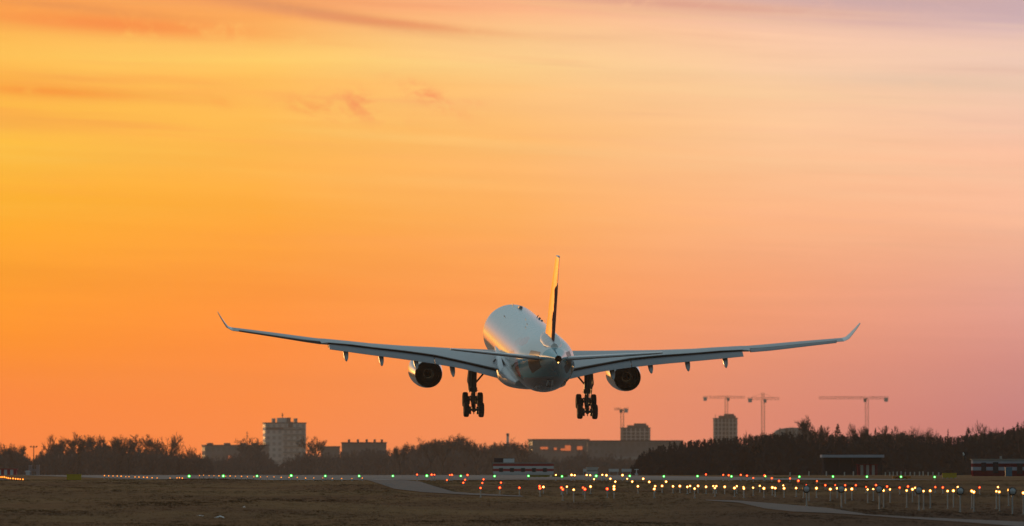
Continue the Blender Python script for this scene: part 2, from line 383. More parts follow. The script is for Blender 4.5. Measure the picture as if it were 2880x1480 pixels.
def livery_mat():
    m_ = bpy.data.materials.new('fuselage_paint'); m_.use_nodes = True; n = NT(m_.node_tree); b = m_.node_tree.nodes['Principled BSDF']
    co = n.new('ShaderNodeTexCoord').outputs['Object']; x, y, z = n.sep(co)
    nz = n.noise(co, 0.55, 3.0, 0.55, 0.5); nf = n.noise(co, 3.0, 4.0, 0.6)
    white = n.mix(nf, (0.62, 0.69, 0.68), (0.70, 0.76, 0.745))
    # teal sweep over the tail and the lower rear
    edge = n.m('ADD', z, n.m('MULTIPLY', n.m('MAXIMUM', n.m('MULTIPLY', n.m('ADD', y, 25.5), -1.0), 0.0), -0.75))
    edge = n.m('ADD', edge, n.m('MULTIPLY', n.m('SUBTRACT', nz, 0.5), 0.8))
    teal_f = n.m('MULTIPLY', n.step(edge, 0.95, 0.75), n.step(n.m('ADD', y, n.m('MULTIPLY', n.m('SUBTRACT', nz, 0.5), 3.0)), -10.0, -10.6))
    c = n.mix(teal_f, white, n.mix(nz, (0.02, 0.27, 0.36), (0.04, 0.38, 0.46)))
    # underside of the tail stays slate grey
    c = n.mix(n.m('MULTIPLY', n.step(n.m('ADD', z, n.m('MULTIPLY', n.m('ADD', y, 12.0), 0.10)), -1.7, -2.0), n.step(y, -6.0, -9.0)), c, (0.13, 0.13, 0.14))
    # painted foliage-like patches on the left rear flank
    def blob(yc, zc, ry, rz_, xs_):
        a = n.m('DIVIDE', n.m('SUBTRACT', y, yc), ry); d_ = n.m('DIVIDE', n.m('SUBTRACT', z, zc), rz_)
        q = n.m('ADD', n.m('ADD', n.m('MULTIPLY', a, a), n.m('MULTIPLY', d_, d_)), n.m('MULTIPLY', n.m('SUBTRACT', nz, 0.5), 1.6))
        return n.m('MULTIPLY', n.step(q, 1.05, 0.9), n.step(n.m('MULTIPLY', x, xs_), 0.2, 0.5))
    c = n.mix(blob(-13.0, -0.5, 3.4, 1.5, -1.0), c, n.mix(n.step(nf, 0.45, 0.6), (0.08, 0.09, 0.015), (0.26, 0.22, 0.03)))
    c = n.mix(blob(-16.8, -0.25, 1.2, 1.1, -1.0), c, (0.50, 0.075, 0.02))
    c = n.mix(n.m('MULTIPLY', blob(-15.5, 2.0, 2.6, 0.42, -1.0), 0.75), c, (0.80, 0.42, 0.36))
    c = n.mix(n.m('MULTIPLY', blob(-12.0, 1.7, 2.2, 0.45, -1.0), 0.55), c, (0.74, 0.52, 0.44))
    c = n.mix(blob(-20.0, 0.4, 0.9, 1.6, 1.0), c, (0.10, 0.03, 0.03))
    # panel seams round the body
    sm = n.m('ABSOLUTE', n.m('SUBTRACT', n.m('FRACT', n.m('DIVIDE', y, 5.3)), 0.5))
    c = n.mix(n.m('MULTIPLY', n.step(sm, 0.492, 0.499), 0.35), c, (0.16, 0.16, 0.16))
    n.put(b.inputs['Base Color'], c)
    n.put(b.inputs['Roughness'], n.lin(nf, .2, .8, 0.13, 0.20)); b.inputs['Coat Weight'].default_value = 0.5; b.inputs['Coat Roughness'].default_value = 0.07
    return m_
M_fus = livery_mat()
M_white = mat('white_paint', (0.72, 0.72, 0.72), 0.3, var=0.06, scale=2, coat=0.5)
M_wing = mat('wing_grey_paint', (0.31, 0.32, 0.325), 0.36, var=0.10, scale=1.2, coat=0.15, stretch=(1, 3, 1))
M_flap = mat('flap_grey_paint', (0.19, 0.197, 0.205), 0.45, var=0.10, scale=1.5, stretch=(1, 3, 1))
M_dark = mat('dark_metal', (0.035, 0.033, 0.032), 0.5, metal=0.4, var=0.3, scale=4)
M_cove = mat('cove_shade_black', (0.03, 0.03, 0.03), 0.8, var=0.2)
M_gear = mat('gear_steel', (0.055, 0.055, 0.06), 0.4, metal=0.5, var=0.3, scale=5)
M_gdoor = mat('gear_door_paint', (0.16, 0.15, 0.125), 0.45, var=0.15)
M_tyre = mat('tyre_rubber', (0.012, 0.012, 0.012), 0.85, var=0.3, scale=6)
M_nac = mat('nacelle_paint', (0.50, 0.50, 0.49), 0.16, var=0.08, scale=2, coat=0.8)
M_nint = mat('nozzle_metal', (0.11, 0.09, 0.075), 0.45, metal=0.8, var=0.3, scale=4)
M_core = mat('core_bronze', (0.45, 0.34, 0.26), 0.36, metal=0.9, var=0.35, scale=3)
M_soot = mat('soot', (0.006, 0.005, 0.005), 0.9, var=0.3)
M_seal = mat('apron_bronze', (0.022, 0.014, 0.010), 0.34, var=0.35, scale=2.0, coat=0.1)
M_elev = mat('elevator_shade_grey', (0.07, 0.075, 0.08), 0.5, var=0.15)  # shade of the underside put into the elevator's colour
M_mark = mat('pale_marking', (0.75, 0.78, 0.78), 0.4, var=0.2)

# fuselage ------------------------------------------------------------
SEC = [  # y, top, bottom, half width
 (31.9, -0.55, -0.85, 0.15), (31.5, -0.05, -1.30, 0.62), (30.6, 0.65, -1.80, 1.20), (29.0, 1.55, -2.30, 1.85), (27.0, 2.25, -2.62, 2.40),
 (25.0, 2.66, -2.78, 2.70), (23.0, 2.81, -2.82, 2.81), (20.0, 2.82, -2.82, 2.82), (-12.0, 2.82, -2.82, 2.82), (-14.5, 2.82, -2.76, 2.80),
 (-17.0, 2.81, -2.46, 2.70), (-19.5, 2.77, -1.92, 2.42), (-22.0, 2.66, -1.20, 2.00), (-24.5, 2.48, -0.42, 1.50), (-26.8, 2.32, 0.26, 1.10),
 (-29.0, 2.12, 0.82, 0.72), (-30.6, 1.95, 1.14, 0.44), (-31.5, 1.86, 1.26, 0.31)]
SEC = SEC[::-1]
sy = [s[0] for s in SEC]
def pch(xq, xs_, fs_):                                     # monotone cubic through the section table
    h = np.diff(xs_); d = np.diff(fs_) / h; m_ = np.zeros(len(xs_)); m_[0], m_[-1] = d[0], d[-1]
    for i in range(1, len(xs_) - 1):
        m_[i] = 0 if d[i - 1] * d[i] <= 0 else (h[i - 1] + h[i]) * 3 / ((2 * h[i] + h[i - 1]) / d[i - 1] + (h[i] + 2 * h[i - 1]) / d[i]) / 1.0 if False else (0 if d[i - 1] * d[i] <= 0 else 2 / (1 / d[i - 1] + 1 / d[i]))
    i = int(np.clip(np.searchsorted(xs_, xq) - 1, 0, len(h) - 1)); t = (xq - xs_[i]) / h[i]
    return ((1 + 2 * t) * (1 - t) ** 2 * fs_[i] + t * (1 - t) ** 2 * h[i] * m_[i] + t * t * (3 - 2 * t) * fs_[i + 1] + t * t * (t - 1) * h[i] * m_[i + 1])
def fsec(y): return tuple(float(pch(y, np.array(sy), np.array([s[k] for s in SEC]))) for k in (1, 2, 3))
def fpt(y, a, off=0.0):                                    # point on the skin; a = 0 right side, 90 crown
    t, b_, hw = fsec(y); zc, hz = (t + b_) / 2, (t - b_) / 2
    nx_, nz_ = math.cos(a) / max(hw, .05), math.sin(a) / max(hz, .05); L = math.hypot(nx_, nz_)
    return Vector((hw * math.cos(a) + off * nx_ / L, y, zc + hz * math.sin(a) + off * nz_ / L))
yy = list(np.linspace(-31.5, -9, 46)) + list(np.linspace(-7, 19, 14)) + list(np.linspace(20, 31.9, 26))
fb = MB(); fb.loft([[fpt(y, 2 * math.pi * i / 64) for i in range(64)] for y in yy], True, False, True)
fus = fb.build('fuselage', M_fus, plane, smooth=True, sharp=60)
tc = MB(); tc.lathe([(0.31, 0.0), (0.31, 0.02), (0.27, 0.03), (0.24, 0.6), (0.001, 0.62)], (0, -31.54, 1.57), 'Y', 24)
tc.build('exhaust_pipe', M_soot, fus, smooth=True, sharp=40)
tl = MB(); tl.sphere((0, -31.60, 1.24), 0.05, 10, 8)
tl.build('tail_light', lamp_mat('tail_lamp_glow', (1.0, 0.52, 0.10), 9.0), plane)
# belly fairing
bf = MB(); rings = []
for y, hw, zb, zt in ((12.5, 2.1, -2.55, -1.6), (11, 2.75, -2.95, -1.3), (8.5, 3.02, -3.25, -1.0), (4, 3.12, -3.40, -0.9), (0, 3.12, -3.40, -0.95), (-3, 3.05, -3.36, -1.1), (-5.5, 2.92, -3.20, -1.3), (-8, 2.7, -2.95, -1.6), (-10.5, 2.25, -2.70, -1.9)):
    ring = []
    for i in range(48):
        a = 2 * math.pi * i / 48; e = 0.72
        ca, sa = math.cos(a), math.sin(a)
        ring.append((hw * math.copysign(abs(ca) ** e, ca), y, (zt + zb) / 2 + (zt - zb) / 2 * math.copysign(abs(sa) ** e, sa)))
    rings.append(ring)
bf.loft(rings); bf.build('belly_fairing', mat('belly_grey_paint', (0.42, 0.43, 0.44), 0.34, var=0.08, scale=1.5, coat=0.3), plane, smooth=True, sharp=50)
# antennas and small fittings along the crown
def blade(y, a, ln, h, wd, mat_=M_dark, name='antenna'):
    p = fpt(y, a); nrm = (fpt(y, a, 1.0) - p).normalized(); tg = Vector((0, 1, 0)); sd_ = nrm.cross(tg)
    o = MB(); ring0 = [p - nrm * .03 + tg * (ln * .5 * math.cos(t)) + sd_ * (wd * .5 * math.sin(t)) for t in np.linspace(0, 2 * math.pi, 13)[:-1]]
    ring1 = [q + nrm * (h + .03) - tg * ln * .22 + (p - q) * 0.30 for q in ring0]
    o.loft([ring0, ring1]); o.build(name, mat_, fus, smooth=True, sharp=50)
M_ant = mat('antenna_grey', (0.16, 0.17, 0.19), 0.45, var=0.15)
blade(18.5, rad(84), 2.0, 0.20, 0.52, M_ant)
blade(22.6, rad(92), 0.9, 0.12, 0.12, M_ant)
blade(10.5, rad(62), 0.35, 0.22, 0.09, M_dark); blade(8.0, rad(62), 0.6, 0.16, 0.26, M_ant); blade(6.2, rad(60), 0.7, 0.10, 0.26, M_ant)
blade(13.0, rad(124), 0.5, 0.12, 0.08, M_dark); blade(2.5, rad(98), 0.5, 0.10, 0.06, M_dark); blade(-3.0, rad(104), 0.5, 0.10, 0.06, M_dark); blade(-6.0, rad(112), 0.5, 0.10, 0.06, M_dark)
# registration-like marks under the rear fuselage, too shaded to read: drawn as thin strokes on the skin
def stroke(pts, wd=0.17):
    o = MB()
    for (y0, a0), (y1, a1) in zip(pts, pts[1:]):
        p, q = fpt(y0, a0, .012), fpt(y1, a1, .012); d_ = (q - p).normalized(); nrm = (fpt((y0 + y1) / 2, (a0 + a1) / 2, 1) - fpt((y0 + y1) / 2, (a0 + a1) / 2)).normalized(); s_ = d_.cross(nrm) * wd / 2
        o.quad(p - s_, q - s_, q + s_, p + s_)
    return o
D_ = rad
stroke([(-22.6, D_(265)), (-20.2, D_(268)), (-20.2, D_(280)), (-22.6, D_(277)), (-22.6, D_(265))]).build('registration_letter', M_mark, fus)
stroke([(-20.0, D_(256)), (-19.0, D_(248)), (-17.6, D_(250)), (-18.2, D_(257)), (-16.6, D_(259)), (-15.6, D_(251))]).build('registration_letter', M_mark, fus)
stroke([(-19.8, D_(268)), (-16.6, D_(265)), (-16.4, D_(276)), (-18.4, D_(279)), (-19.8, D_(278)), (-19.8, D_(268))]).build('registration_letter', M_mark, fus)

# airfoil surfaces ----------------------------------------------------
def foil(n=12, t=1.0):                                     # unit chord from nose (0) to tail (1): (s, up)
    up = []
    for i in range(n + 1):
        s = 0.5 * (1 - math.cos(math.pi * i / n))
        up.append((s, 5 * (0.2969 * math.sqrt(s) - 0.1260 * s - 0.3516 * s * s + 0.2843 * s ** 3 - 0.1015 * s ** 4)))
    return up
FO = foil()
def section(x, yl, zl, yt, zt, th, cut=1.0, lowf=0.85):    # ring of a section at spanwise x, thickness th (max, m), cut at fraction of chord
    up, lo = [], []
    for s, h in FO:
        s2 = s * cut; hh = np.interp(s2, [q[0] for q in FO], [q[1] for q in FO])
        y, z = yl + (yt - yl) * s2, zl + (zt - zl) * s2
        up.append((x, y, z + hh * th)); lo.append((x, y, z - hh * th * lowf))
    if cut >= 1.0: up[-1] = (x, yt, zt + .015); lo[-1] = (x, yt, zt - .015)
    return up + lo[::-1][:-1]
def yLE(x): return 10.2 - 0.625 * (x - 2.82)
def yTE(x): return -1.3 - 0.06 * (x - 2.8) if x < 9.5 else -1.7 - (x - 9.5) * (7.2 / 19.3)
XT = [2.0, 3.4, 6.2, 7.4, 9.1, 12.0, 15.2, 17.2, 19.3, 20.2, 22.0, 24.9, 28.0, 28.8]
ZT = [-1.9, -1.60, -1.00, -0.75, -0.40, 0.02, 0.39, 0.66, 0.86, 0.80, 1.03, 1.50, 1.99, 2.08]
XL = [2.0, 3.4, 7.4, 11.6, 15.1, 20.4, 23.8, 28.8]
ZL = [-1.32, -1.17, -0.80, -0.50, -0.10, 0.72, 1.32, 2.10]
XH = [2.0, 3.4, 7.4, 11.6, 15.1, 20.4, 23.8, 28.8]
TH = [1.75, 1.70, 1.20, 0.96, 0.80, 0.56, 0.44, 0.30]
def zT(x): return float(np.interp(x, XT, ZT))
def zL(x): return float(np.interp(x, XL, ZL))
def tH(x): return float(np.interp(x, XH, TH))
FLAPX = [3.3, 6.6, 9.2, 9.3, 12.0, 15.5, 17.2, 19.35]; FLAPZ = [-2.38, -1.54, -1.13, -1.11, -0.70, -0.23, 0.02, 0.33]
def empty_part(name, loc, parent):
    o = bpy.data.objects.new(name, None); COL.objects.link(o); o.parent = parent; o.location = loc; o.empty_display_size = .2
    return o
def mirror(pts, s): return [(p[0] * s, p[1], p[2]) for p in pts]
def wing(s):
    o = MB(); rings = []
    def st(x, cut=1.0):
        rings.append(mirror(section(x, yLE(x), zL(x), yTE(x), zT(x), tH(x), cut), s))
    for x in (2.0, 3.2, 4.5, 6.2, 7.8, 9.2, 10.6, 12.0, 13.6, 15.2, 17.2, 19.38): st(x, 0.985)
    st(19.40); st(20.08)
    for x in (20.10, 21.5, 23.2, 24.9, 26.5, 27.88): st(x, 0.76)
    st(27.90); st(28.5)
    o.loft(rings); wg = o.build('wing', M_wing, plane, smooth=True, sharp=35)
    # flaps
    for x0, x1 in ((3.3, 9.2), (9.27, 19.35)):
        f = MB(); rs = []
        for x in np.linspace(x0, x1, 7):
            zt = float(np.interp(x, FLAPX, FLAPZ)); zl = zT(x) - float(np.interp(x, [3.3, 9.2, 19.35], [0.30, 0.27, 0.20])) 
            rs.append(mirror(section(x, yTE(x) + 0.30, zl, yTE(x) - 1.42, zt, float(np.interp(x, [3.3, 19.35], [0.30, 0.20]))), s))
        f.loft(rs); f.build('flap', M_flap, wg, smooth=True, sharp=40)
        cv = MB()                                          # cove under the spoiler lip, its shadow put into the dark colour
        rs = [mirror([(x, yTE(x) + 0.12, zT(x) - 0.06), (x, yTE(x) + 1.3, zT(x) - 0.10), (x, yTE(x) + 1.3, zT(x) - 0.55), (x, yTE(x) + 0.75, zT(x) - 0.42)], s) for x in np.linspace(x0, x1, 7)]
        cv.loft(rs); cv.build('flap_cove', M_cove, wg)
    # aileron
    f = MB(); rs = []; dr = rad(-7.0 if s < 0 else 7.0)
    for x in np.linspace(20.14, 27.85, 6):
        c_ = yLE(x) - yTE(x); yh = yLE(x) - 0.765 * c_; zh = zL(x) + (zT(x) - zL(x)) * 0.765; ln = 0.235 * c_
        rs.append(mirror(section(x, yh, zh, yh - ln * math.cos(dr), zT(x) - ln * math.sin(dr), tH(x) * 0.50), s))
    f.loft(rs); f.build('aileron', M_flap, wg, smooth=True, sharp=40)
    # winglet
    f = MB(); rs = []
    for k, (x, yl, yt, z, th) in enumerate(((28.5, yLE(28.5), yTE(28.5), None, 0.30), (28.95, -6.35, -8.85, 2.28, 0.24), (29.25, -6.95, -8.98, 2.68, 0.18), (29.6, -7.7, -9.15, 3.20, 0.13), (29.95, -8.5, -9.32, 3.78, 0.06))):
        if z is None: rs.append(mirror(section(x, yl, zL(x), yt, zT(x), th), s)); continue
        sec = []
        for p in section(0, yl, 0, yt, 0, th): sec.append((x - p[2] * 0.84, p[1], z + p[2] * 0.54))
        rs.append(mirror(sec, s))
    f.loft(rs); f.build('winglet', M_white, wg, smooth=True, sharp=40)
    # canoe fairings over the flap tracks
    for x, zt, ln in ((7.5, -2.25, 4.6), (11.0, -1.55, 4.0), (14.35, -1.20, 3.6), (17.75, -0.72, 3.2)):
        f = MB(); rs = []; y1 = yTE(x) - 2.0; zb = zT(x) - 0.35
        for t, wd, ht in ((0, .05, .06), (.12, .30, .30), (.35, .46, .52), (.6, .50, .60), (.8, .42, .52), (.93, .24, .30), (1, .04, .04)):
            yc = y1 + ln * (1 - t); zc = zb + (zt + 0.12 - zb) * max(0, (t - 0.35) / 0.65) ** 1.15 - 0.15
            rs.append([(s * x + wd / 2 * math.cos(a), yc, zc + ht / 2 * math.sin(a) * (1.0 if math.sin(a) > 0 else 1.15)) for a in np.linspace(0, 2 * math.pi, 15)[:-1]])
        f.loft(rs); f.build('flap_track_fairing', M_wing, wg, smooth=True, sharp=50)
    # fillet where wing meets body
    f = MB(); rs = []
    for y, x, z, wd in ((7.5, 2.86, -0.10, .16), (4.5, 3.03, -0.28, .34), (2.0, 3.16, -0.70, .40), (-0.2, 3.18, -1.20, .42), (-1.6, 3.10, -1.72, .40), (-3.0, 2.98, -2.22, .30), (-4.2, 2.80, -2.52, .08)):
        rs.append([(s * (x - .5), y, z - .45), (s * (x - .45), y, z + .20), (s * (x - .14), y, z + .14), (s * x, y, z - .04), (s * (x + .02), y, z - wd)])
    f.loft(rs); f.build('wing_root_fairing', M_white, plane, smooth=True, sharp=40)
    # engine: long-duct nacelle
    ex, ez = s * 9.37, -2.55
    e = empty_part('engine', (ex, 0, ez), plane)
    nb = MB(); nb.lathe([(1.30, 9.9), (1.42, 9.98), (1.50, 9.7), (1.56, 9.0), (1.575, 8.0), (1.55, 6.8), (1.47, 5.4), (1.36, 4.0), (1.285, 3.2), (1.25, 3.2), (1.22, 3.6), (1.24, 5.0), (1.30, 9.9)], (0, 0, 0), 'Y', 56)
    nb.build('nacelle', M_nac, e, smooth=True, sharp=50)
    nb = MB(); nb.lathe([(1.235, 3.25), (1.15, 4.6), (1.10, 5.6), (0.2, 5.6)], (0, 0, 0), 'Y', 48); nb.build('nozzle_lining', M_nint, e, smooth=True, sharp=40)
    nb = MB(); nb.lathe([(1.05, 5.4), (0.92, 4.7), (0.74, 4.0), (0.56, 3.45), (0.50, 3.3), (0.46, 3.32), (0.44, 4.2), (0.02, 4.25)], (0, 0, 0), 'Y', 40); nb.build('core_cowl', M_core, e, smooth=True, sharp=60)
    nb = MB(); nb.lathe([(0.40, 4.3), (0.30, 3.9), (0.12, 3.5), (0.01, 3.35)], (0, 0, 0), 'Y', 24); nb.build('exhaust_cone', M_soot, e, smooth=True)
    nb = MB(); nb.lathe([(1.29, 9.4), (0.35, 9.35), (0.02, 9.9)], (0, 0, 0), 'Y', 40); nb.build('fan', M_dark, e, smooth=True, sharp=30)
    nb = MB(); nb.loft([[(-.22, 8.6, 1.45), (.22, 8.6, 1.45), (.18, 8.2, 1.75), (-.18, 8.2, 1.75)], [(-.24, 5.5, 1.1), (.24, 5.5, 1.1), (.24, 5.8, 2.2), (-.24, 5.8, 2.2)], [(-.2, 2.6, 1.05), (.2, 2.6, 1.05), (.2, 2.6, 2.2), (-.2, 2.6, 2.2)], [(-.06, 0.4, 1.5), (.06, 0.4, 1.5), (.06, .4, 2.1), (-.06, .4, 2.1)]])
    nb.build('pylon', M_wing, e, smooth=True, sharp=40)
    # main gear
    gx = s * 5.34
    g_ = empty_part('main_landing_gear', (gx, 0, 0), plane)
    o = MB(); o.tube((0, 0.15, -1.0), (0, 0, -3.55), 0.30, 0.28, 16); o.tube((0, 0, -3.5), (0, 0, -3.9), 0.36, 0.33, 16); o.tube((0, 0, -3.9), (0, 0, -5.0), 0.185, 0.185, 14)
    o.tube((0, 0, -4.3), (0, 0, -4.48), 0.40, 0.30, 12); o.box((0, -.38, -4.15), (.16, .30, .55)); o.box((0, -.36, -4.70), (.16, .30, .55))
    o.tube((-.14, -.05, -3.7), (-.30, -.1, -4.75), 0.025, 0.025, 6); o.tube((.2, -.3, -3.2), (.26, -.3, -4.8), 0.022, .022, 6); o.box((s * -.32, -.1, -3.75), (.24, .1, .05))
    o.build('strut', M_gear, g_, smooth=True, sharp=40)
    o = MB(); o.tube((-s * .18, .25, -3.1), (-s * 2.1, 1.1, -0.9), 0.085, 0.085, 10); o.build('side_brace', M_gear, g_, smooth=True, sharp=40)
    o = MB(); o.loft([[(s * .34, .75, -1.2), (s * .42, .75, -1.2), (s * .42, -.35, -1.2), (s * .34, -.35, -1.2)], [(s * .50, .9, -2.95), (s * .58, .9, -2.95), (s * .58, -.6, -2.95), (s * .50, -.6, -2.95)], [(s * .40, .75, -3.3), (s * .47, .75, -3.3), (s * .47, -.45, -3.3), (s * .40, -.45, -3.3)], [(s * .34, .6, -3.95), (s * .42, .6, -3.95), (s * .42, -.25, -3.95), (s * .34, -.25, -3.95)]])
    o.build('gear_door', M_gdoor, g_)
    o = MB(); o.box((s * .30, .1, -2.3), (.22, .9, 2.3)); o.build('gear_door_bracket', M_gdoor, g_)
    tilt = rad(24); fy, fz = math.cos(tilt), math.sin(tilt)
    o = MB(); piv = Vector((0, 0, -5.12)); fr, rr = piv + Vector((0, fy, fz)), piv - Vector((0, fy, fz))
    o.tube(fr + Vector((0, .25 * fy, .25 * fz)), rr - Vector((0, .18 * fy, .18 * fz)), 0.20, 0.18, 12)
    for c_ in (fr, rr):
        o.tube(c_ - Vector((.62, 0, 0)), c_ + Vector((.62, 0, 0)), 0.12, 0.12, 10)
        for k in (-1, 1):
            o.tube(c_ + Vector((k * .26, 0, 0)), c_ + Vector((k * .44, 0, 0)), 0.30, 0.34, 14); o.box(c_ + Vector((k * .33, -.05, -.30)), (.16, .2, .22)); o.tube(c_ + Vector((k * .2, .1, .2)), piv + Vector((k * .16, 0, .3)), .025, .025, 6)
    o.tube(rr + Vector((0, -.1, -.1)), rr + Vector((0, -.12, -.42)), .07, .03, 8)
    o.build('bogie_beam', M_gear, g_, smooth=True, sharp=40)
    for c_ in (fr, rr):
        for k in (-1, 1):
            wm = MB(); R_, hw_ = 0.70, 0.255
            wm.lathe([(0.36, -hw_ * .8), (0.52, -hw_), (0.62, -hw_ * .93), (0.68, -hw_ * .68), (R_, -hw_ * .4), (R_, 0), (R_, hw_ * .4), (0.68, hw_ * .68), (0.62, hw_ * .93), (0.52, hw_), (0.36, hw_ * .8)], tuple(c_ + Vector((k * .70, 0, 0))), 'X', 36)
            wo = wm.build('wheel', M_tyre, g_, smooth=True, sharp=60)
            rm = MB(); rm.lathe([(0.02, -.12), (0.2, -.14), (0.34, -.20), (0.37, -.21), (0.37, .21), (0.34, .20), (0.2, .14), (0.02, .12)], tuple(c_ + Vector((k * .70, 0, 0))), 'X', 24)
            rm.build('rim', M_gear, wo, smooth=True, sharp=40)
wing(-1); wing(1)

# tail ----------------------------------------------------------------
def fin_mat():
    m_ = bpy.data.materials.new('fin_paint'); m_.use_nodes = True; n = NT(m_.node_tree); b = m_.node_tree.nodes['Principled BSDF']
    co = n.new('ShaderNodeTexCoord').outputs['Object']; x, y, z = n.sep(co)
    nz = n.noise(n.xyz(n.m('MULTIPLY', x, 1.0), n.m('MULTIPLY', y, 1.2), n.m('MULTIPLY', z, 0.55)), 1.0, 4.0, 0.6, 0.8)
    c = n.mix(n.step(nz, 0.42, 0.62), (0.95, 0.34, 0.05), (1.0, 0.54, 0.06))
    # plum and dark sweep low on the trailing part
    rel = n.m('ADD', y, n.m('MULTIPLY_ADD', z, 0.515, 24.66))            # metres ahead of the trailing edge
    k = n.m('ADD', n.m('SUBTRACT', rel, 1.35), n.m('MULTIPLY', n.m('MAXIMUM', n.m('SUBTRACT', z, 7.7), 0.0), 2.2))
    k = n.m('ADD', k, n.m('MULTIPLY', n.m('SUBTRACT', nz, 0.5), 1.8))
    c = n.mix(n.step(k, 0.12, -0.12), c, n.mix(n.step(nz, 0.5, 0.56), (0.075, 0.050, 0.058), (0.19, 0.075, 0.055)))
    c = n.mix(n.step(z, 10.55, 10.6), c, (0.45, 0.47, 0.5))
    n.put(b.inputs['Base Color'], c); b.inputs['Roughness'].default_value = 0.10
    n.put(b.inputs['Metallic'], n.lin(n.step(k, 0.12, -0.12), 0, 1, 0.7, 0.0))   # pearl paint
    n.put(b.inputs['Specular IOR Level'], n.lin(n.step(k, 0.12, -0.12), 0, 1, 1.0, 0.0))
    return m_
M_fin = fin_mat()
def vsec(z, yl, yt, th, c0, c1):                           # fin section; c0..c1 part of the chord
    L, Rr = [], []
    for i in range(15):
        s_ = c0 + (c1 - c0) * 0.5 * (1 - math.cos(math.pi * i / 14)) ; h = np.interp(s_, [q[0] for q in FO], [q[1] for q in FO])
        yv = yl + (yt - yl) * s_
        L.append((-h * th, yv, z)); Rr.append((h * th, yv, z))
    return L + Rr[::-1]
def fdims(z):
    t = (z - 2.4) / (10.75 - 2.4); return -18.2 + t * (-27.4 + 18.2), -25.9 + t * (-30.2 + 25.9), 0.86 + t * (0.34 - 0.86)
o = MB(); o.loft([vsec(z, *fdims(z), 0.0, 0.69) for z in np.linspace(2.2, 10.75, 10)]); fin = o.build('tail_fin', M_fin, plane, smooth=True, sharp=45)
o = MB(); o.loft([vsec(z, *fdims(z), 0.695, 1.0) for z in np.linspace(2.75, 10.7, 10)]); o.build('rudder', M_fin, fin, smooth=True, sharp=45)
o = MB(); rs = []                                          # fillet ahead of the fin
for y, wd, h in ((-15.5, .06, .05), (-17, .3, .25), (-19, .7, .5), (-22, .95, .62), (-25, .85, .5), (-26.8, .35, .35)):
    t, b_, hw = fsec(y); rs.append([(wd * math.cos(a), y, t - .12 + (h + .1) * math.sin(a)) for a in np.linspace(0, math.pi, 11)])
o.loft(rs); o.build('fin_fillet', M_white, plane, smooth=True, sharp=60)
for s in (-1, 1):
    def hs(x, c0, c1):
        t = (x - 0.9) / (9.7 - 0.9); yl = -21.6 + t * (-28.2 + 21.6); yt = -27.0 + t * (-30.1 + 27.0); zt = 1.18 + t * (2.16 - 1.18); th = 0.44 + t * (0.20 - 0.44)
        zl = zt - (yl - yt) * math.tan(rad(2.9))
        L, Rr = [], []
        for i in range(13):
            s_ = c0 + (c1 - c0) * 0.5 * (1 - math.cos(math.pi * i / 12)); h = np.interp(s_, [q[0] for q in FO], [q[1] for q in FO]) + (.02 if s_ > .95 else 0)
            L.append((s * x, yl + (yt - yl) * s_, zl + (zt - zl) * s_ + h * th)); Rr.append((s * x, yl + (yt - yl) * s_, zl + (zt - zl) * s_ - h * th))
        return L + Rr[::-1]
    o = MB(); o.loft([hs(x, 0, .70) for x in np.linspace(0.5, 9.7, 9)]); h_ = o.build('horizontal_stabilizer', M_white, plane, smooth=True, sharp=40)
    o = MB(); o.loft([hs(x, .705, 1.0) for x in np.linspace(1.15, 9.4, 8)]); o.build('elevator', M_elev, h_, smooth=True, sharp=40)
    # apron plate where the stabilizer enters the body
    o = MB(); rs = []
    for y in np.linspace(-22.0, -25.6, 9):
        a0, a1 = (rad(-38), rad(28)); pts = []
        for a in np.linspace(a0, a1, 7):
            q = fpt(y, a, .02 if 1 else 0); pts.append((s * q.x, q.y, q.z))
        for a in np.linspace(a1, a0, 7):
            q = fpt(y, a, -.03); pts.append((s * q.x, q.y, q.z))
        rs.append(pts)
    o.loft(rs); o.build('stabilizer_apron', M_seal, plane, smooth=True, sharp=40)

# ---------------------------------------------------------------- airfield lights
ORD = ['', 'first', 'second', 'third', 'fourth', 'fifth', 'sixth', 'seventh', 'eighth', 'ninth', 'tenth', 'eleventh', 'twelfth', 'thirteenth', 'fourteenth',
       'fifteenth', 'sixteenth', 'seventeenth', 'eighteenth', 'nineteenth', 'twentieth', 'twenty-first', 'twenty-second', 'twenty-third', 'twenty-fourth', 'twenty-fifth',
       'twenty-sixth', 'twenty-seventh', 'twenty-eighth', 'twenty-ninth', 'thirtieth', 'thirty-first', 'thirty-second', 'thirty-third']
def order_words(i, n):                                     # i from 0, counted from the nearer end
    if i == 0: return 'leftmost'
    if i == n - 1: return 'rightmost'
    return ORD[i + 1] + ' from the left' if i < (n + 1) // 2 else ORD[n - i] + ' from the right'
G_WHITE = lamp_mat('warm_lamp_core', (1.0, 0.55, 0.13), 12.0); R_WHITE = lamp_mat('warm_lamp_halo', (1.0, 0.27, 0.02), 2.2)
G_RED = lamp_mat('red_lamp_core', (1.0, 0.16, 0.02), 6.0); R_RED = lamp_mat('red_lamp_halo', (1.0, 0.010, 0.004), 2.2)
G_GREEN = lamp_mat('green_lamp_core', (0.22, 1.0, 0.24), 7.0); R_GREEN = lamp_mat('green_lamp_halo', (0.008, 0.75, 0.03), 1.8)
G_AMBER = lamp_mat('amber_lamp_core', (1.0, 0.36, 0.03), 3.6); R_AMBER = lamp_mat('amber_lamp_halo', (1.0, 0.14, 0.008), 0.9)
M_post = mat('grey_post', (0.33, 0.355, 0.37), 0.6, var=0.2)
M_lampbody = mat('lamp_body', (0.22, 0.14, 0.05), 0.6, var=0.2)
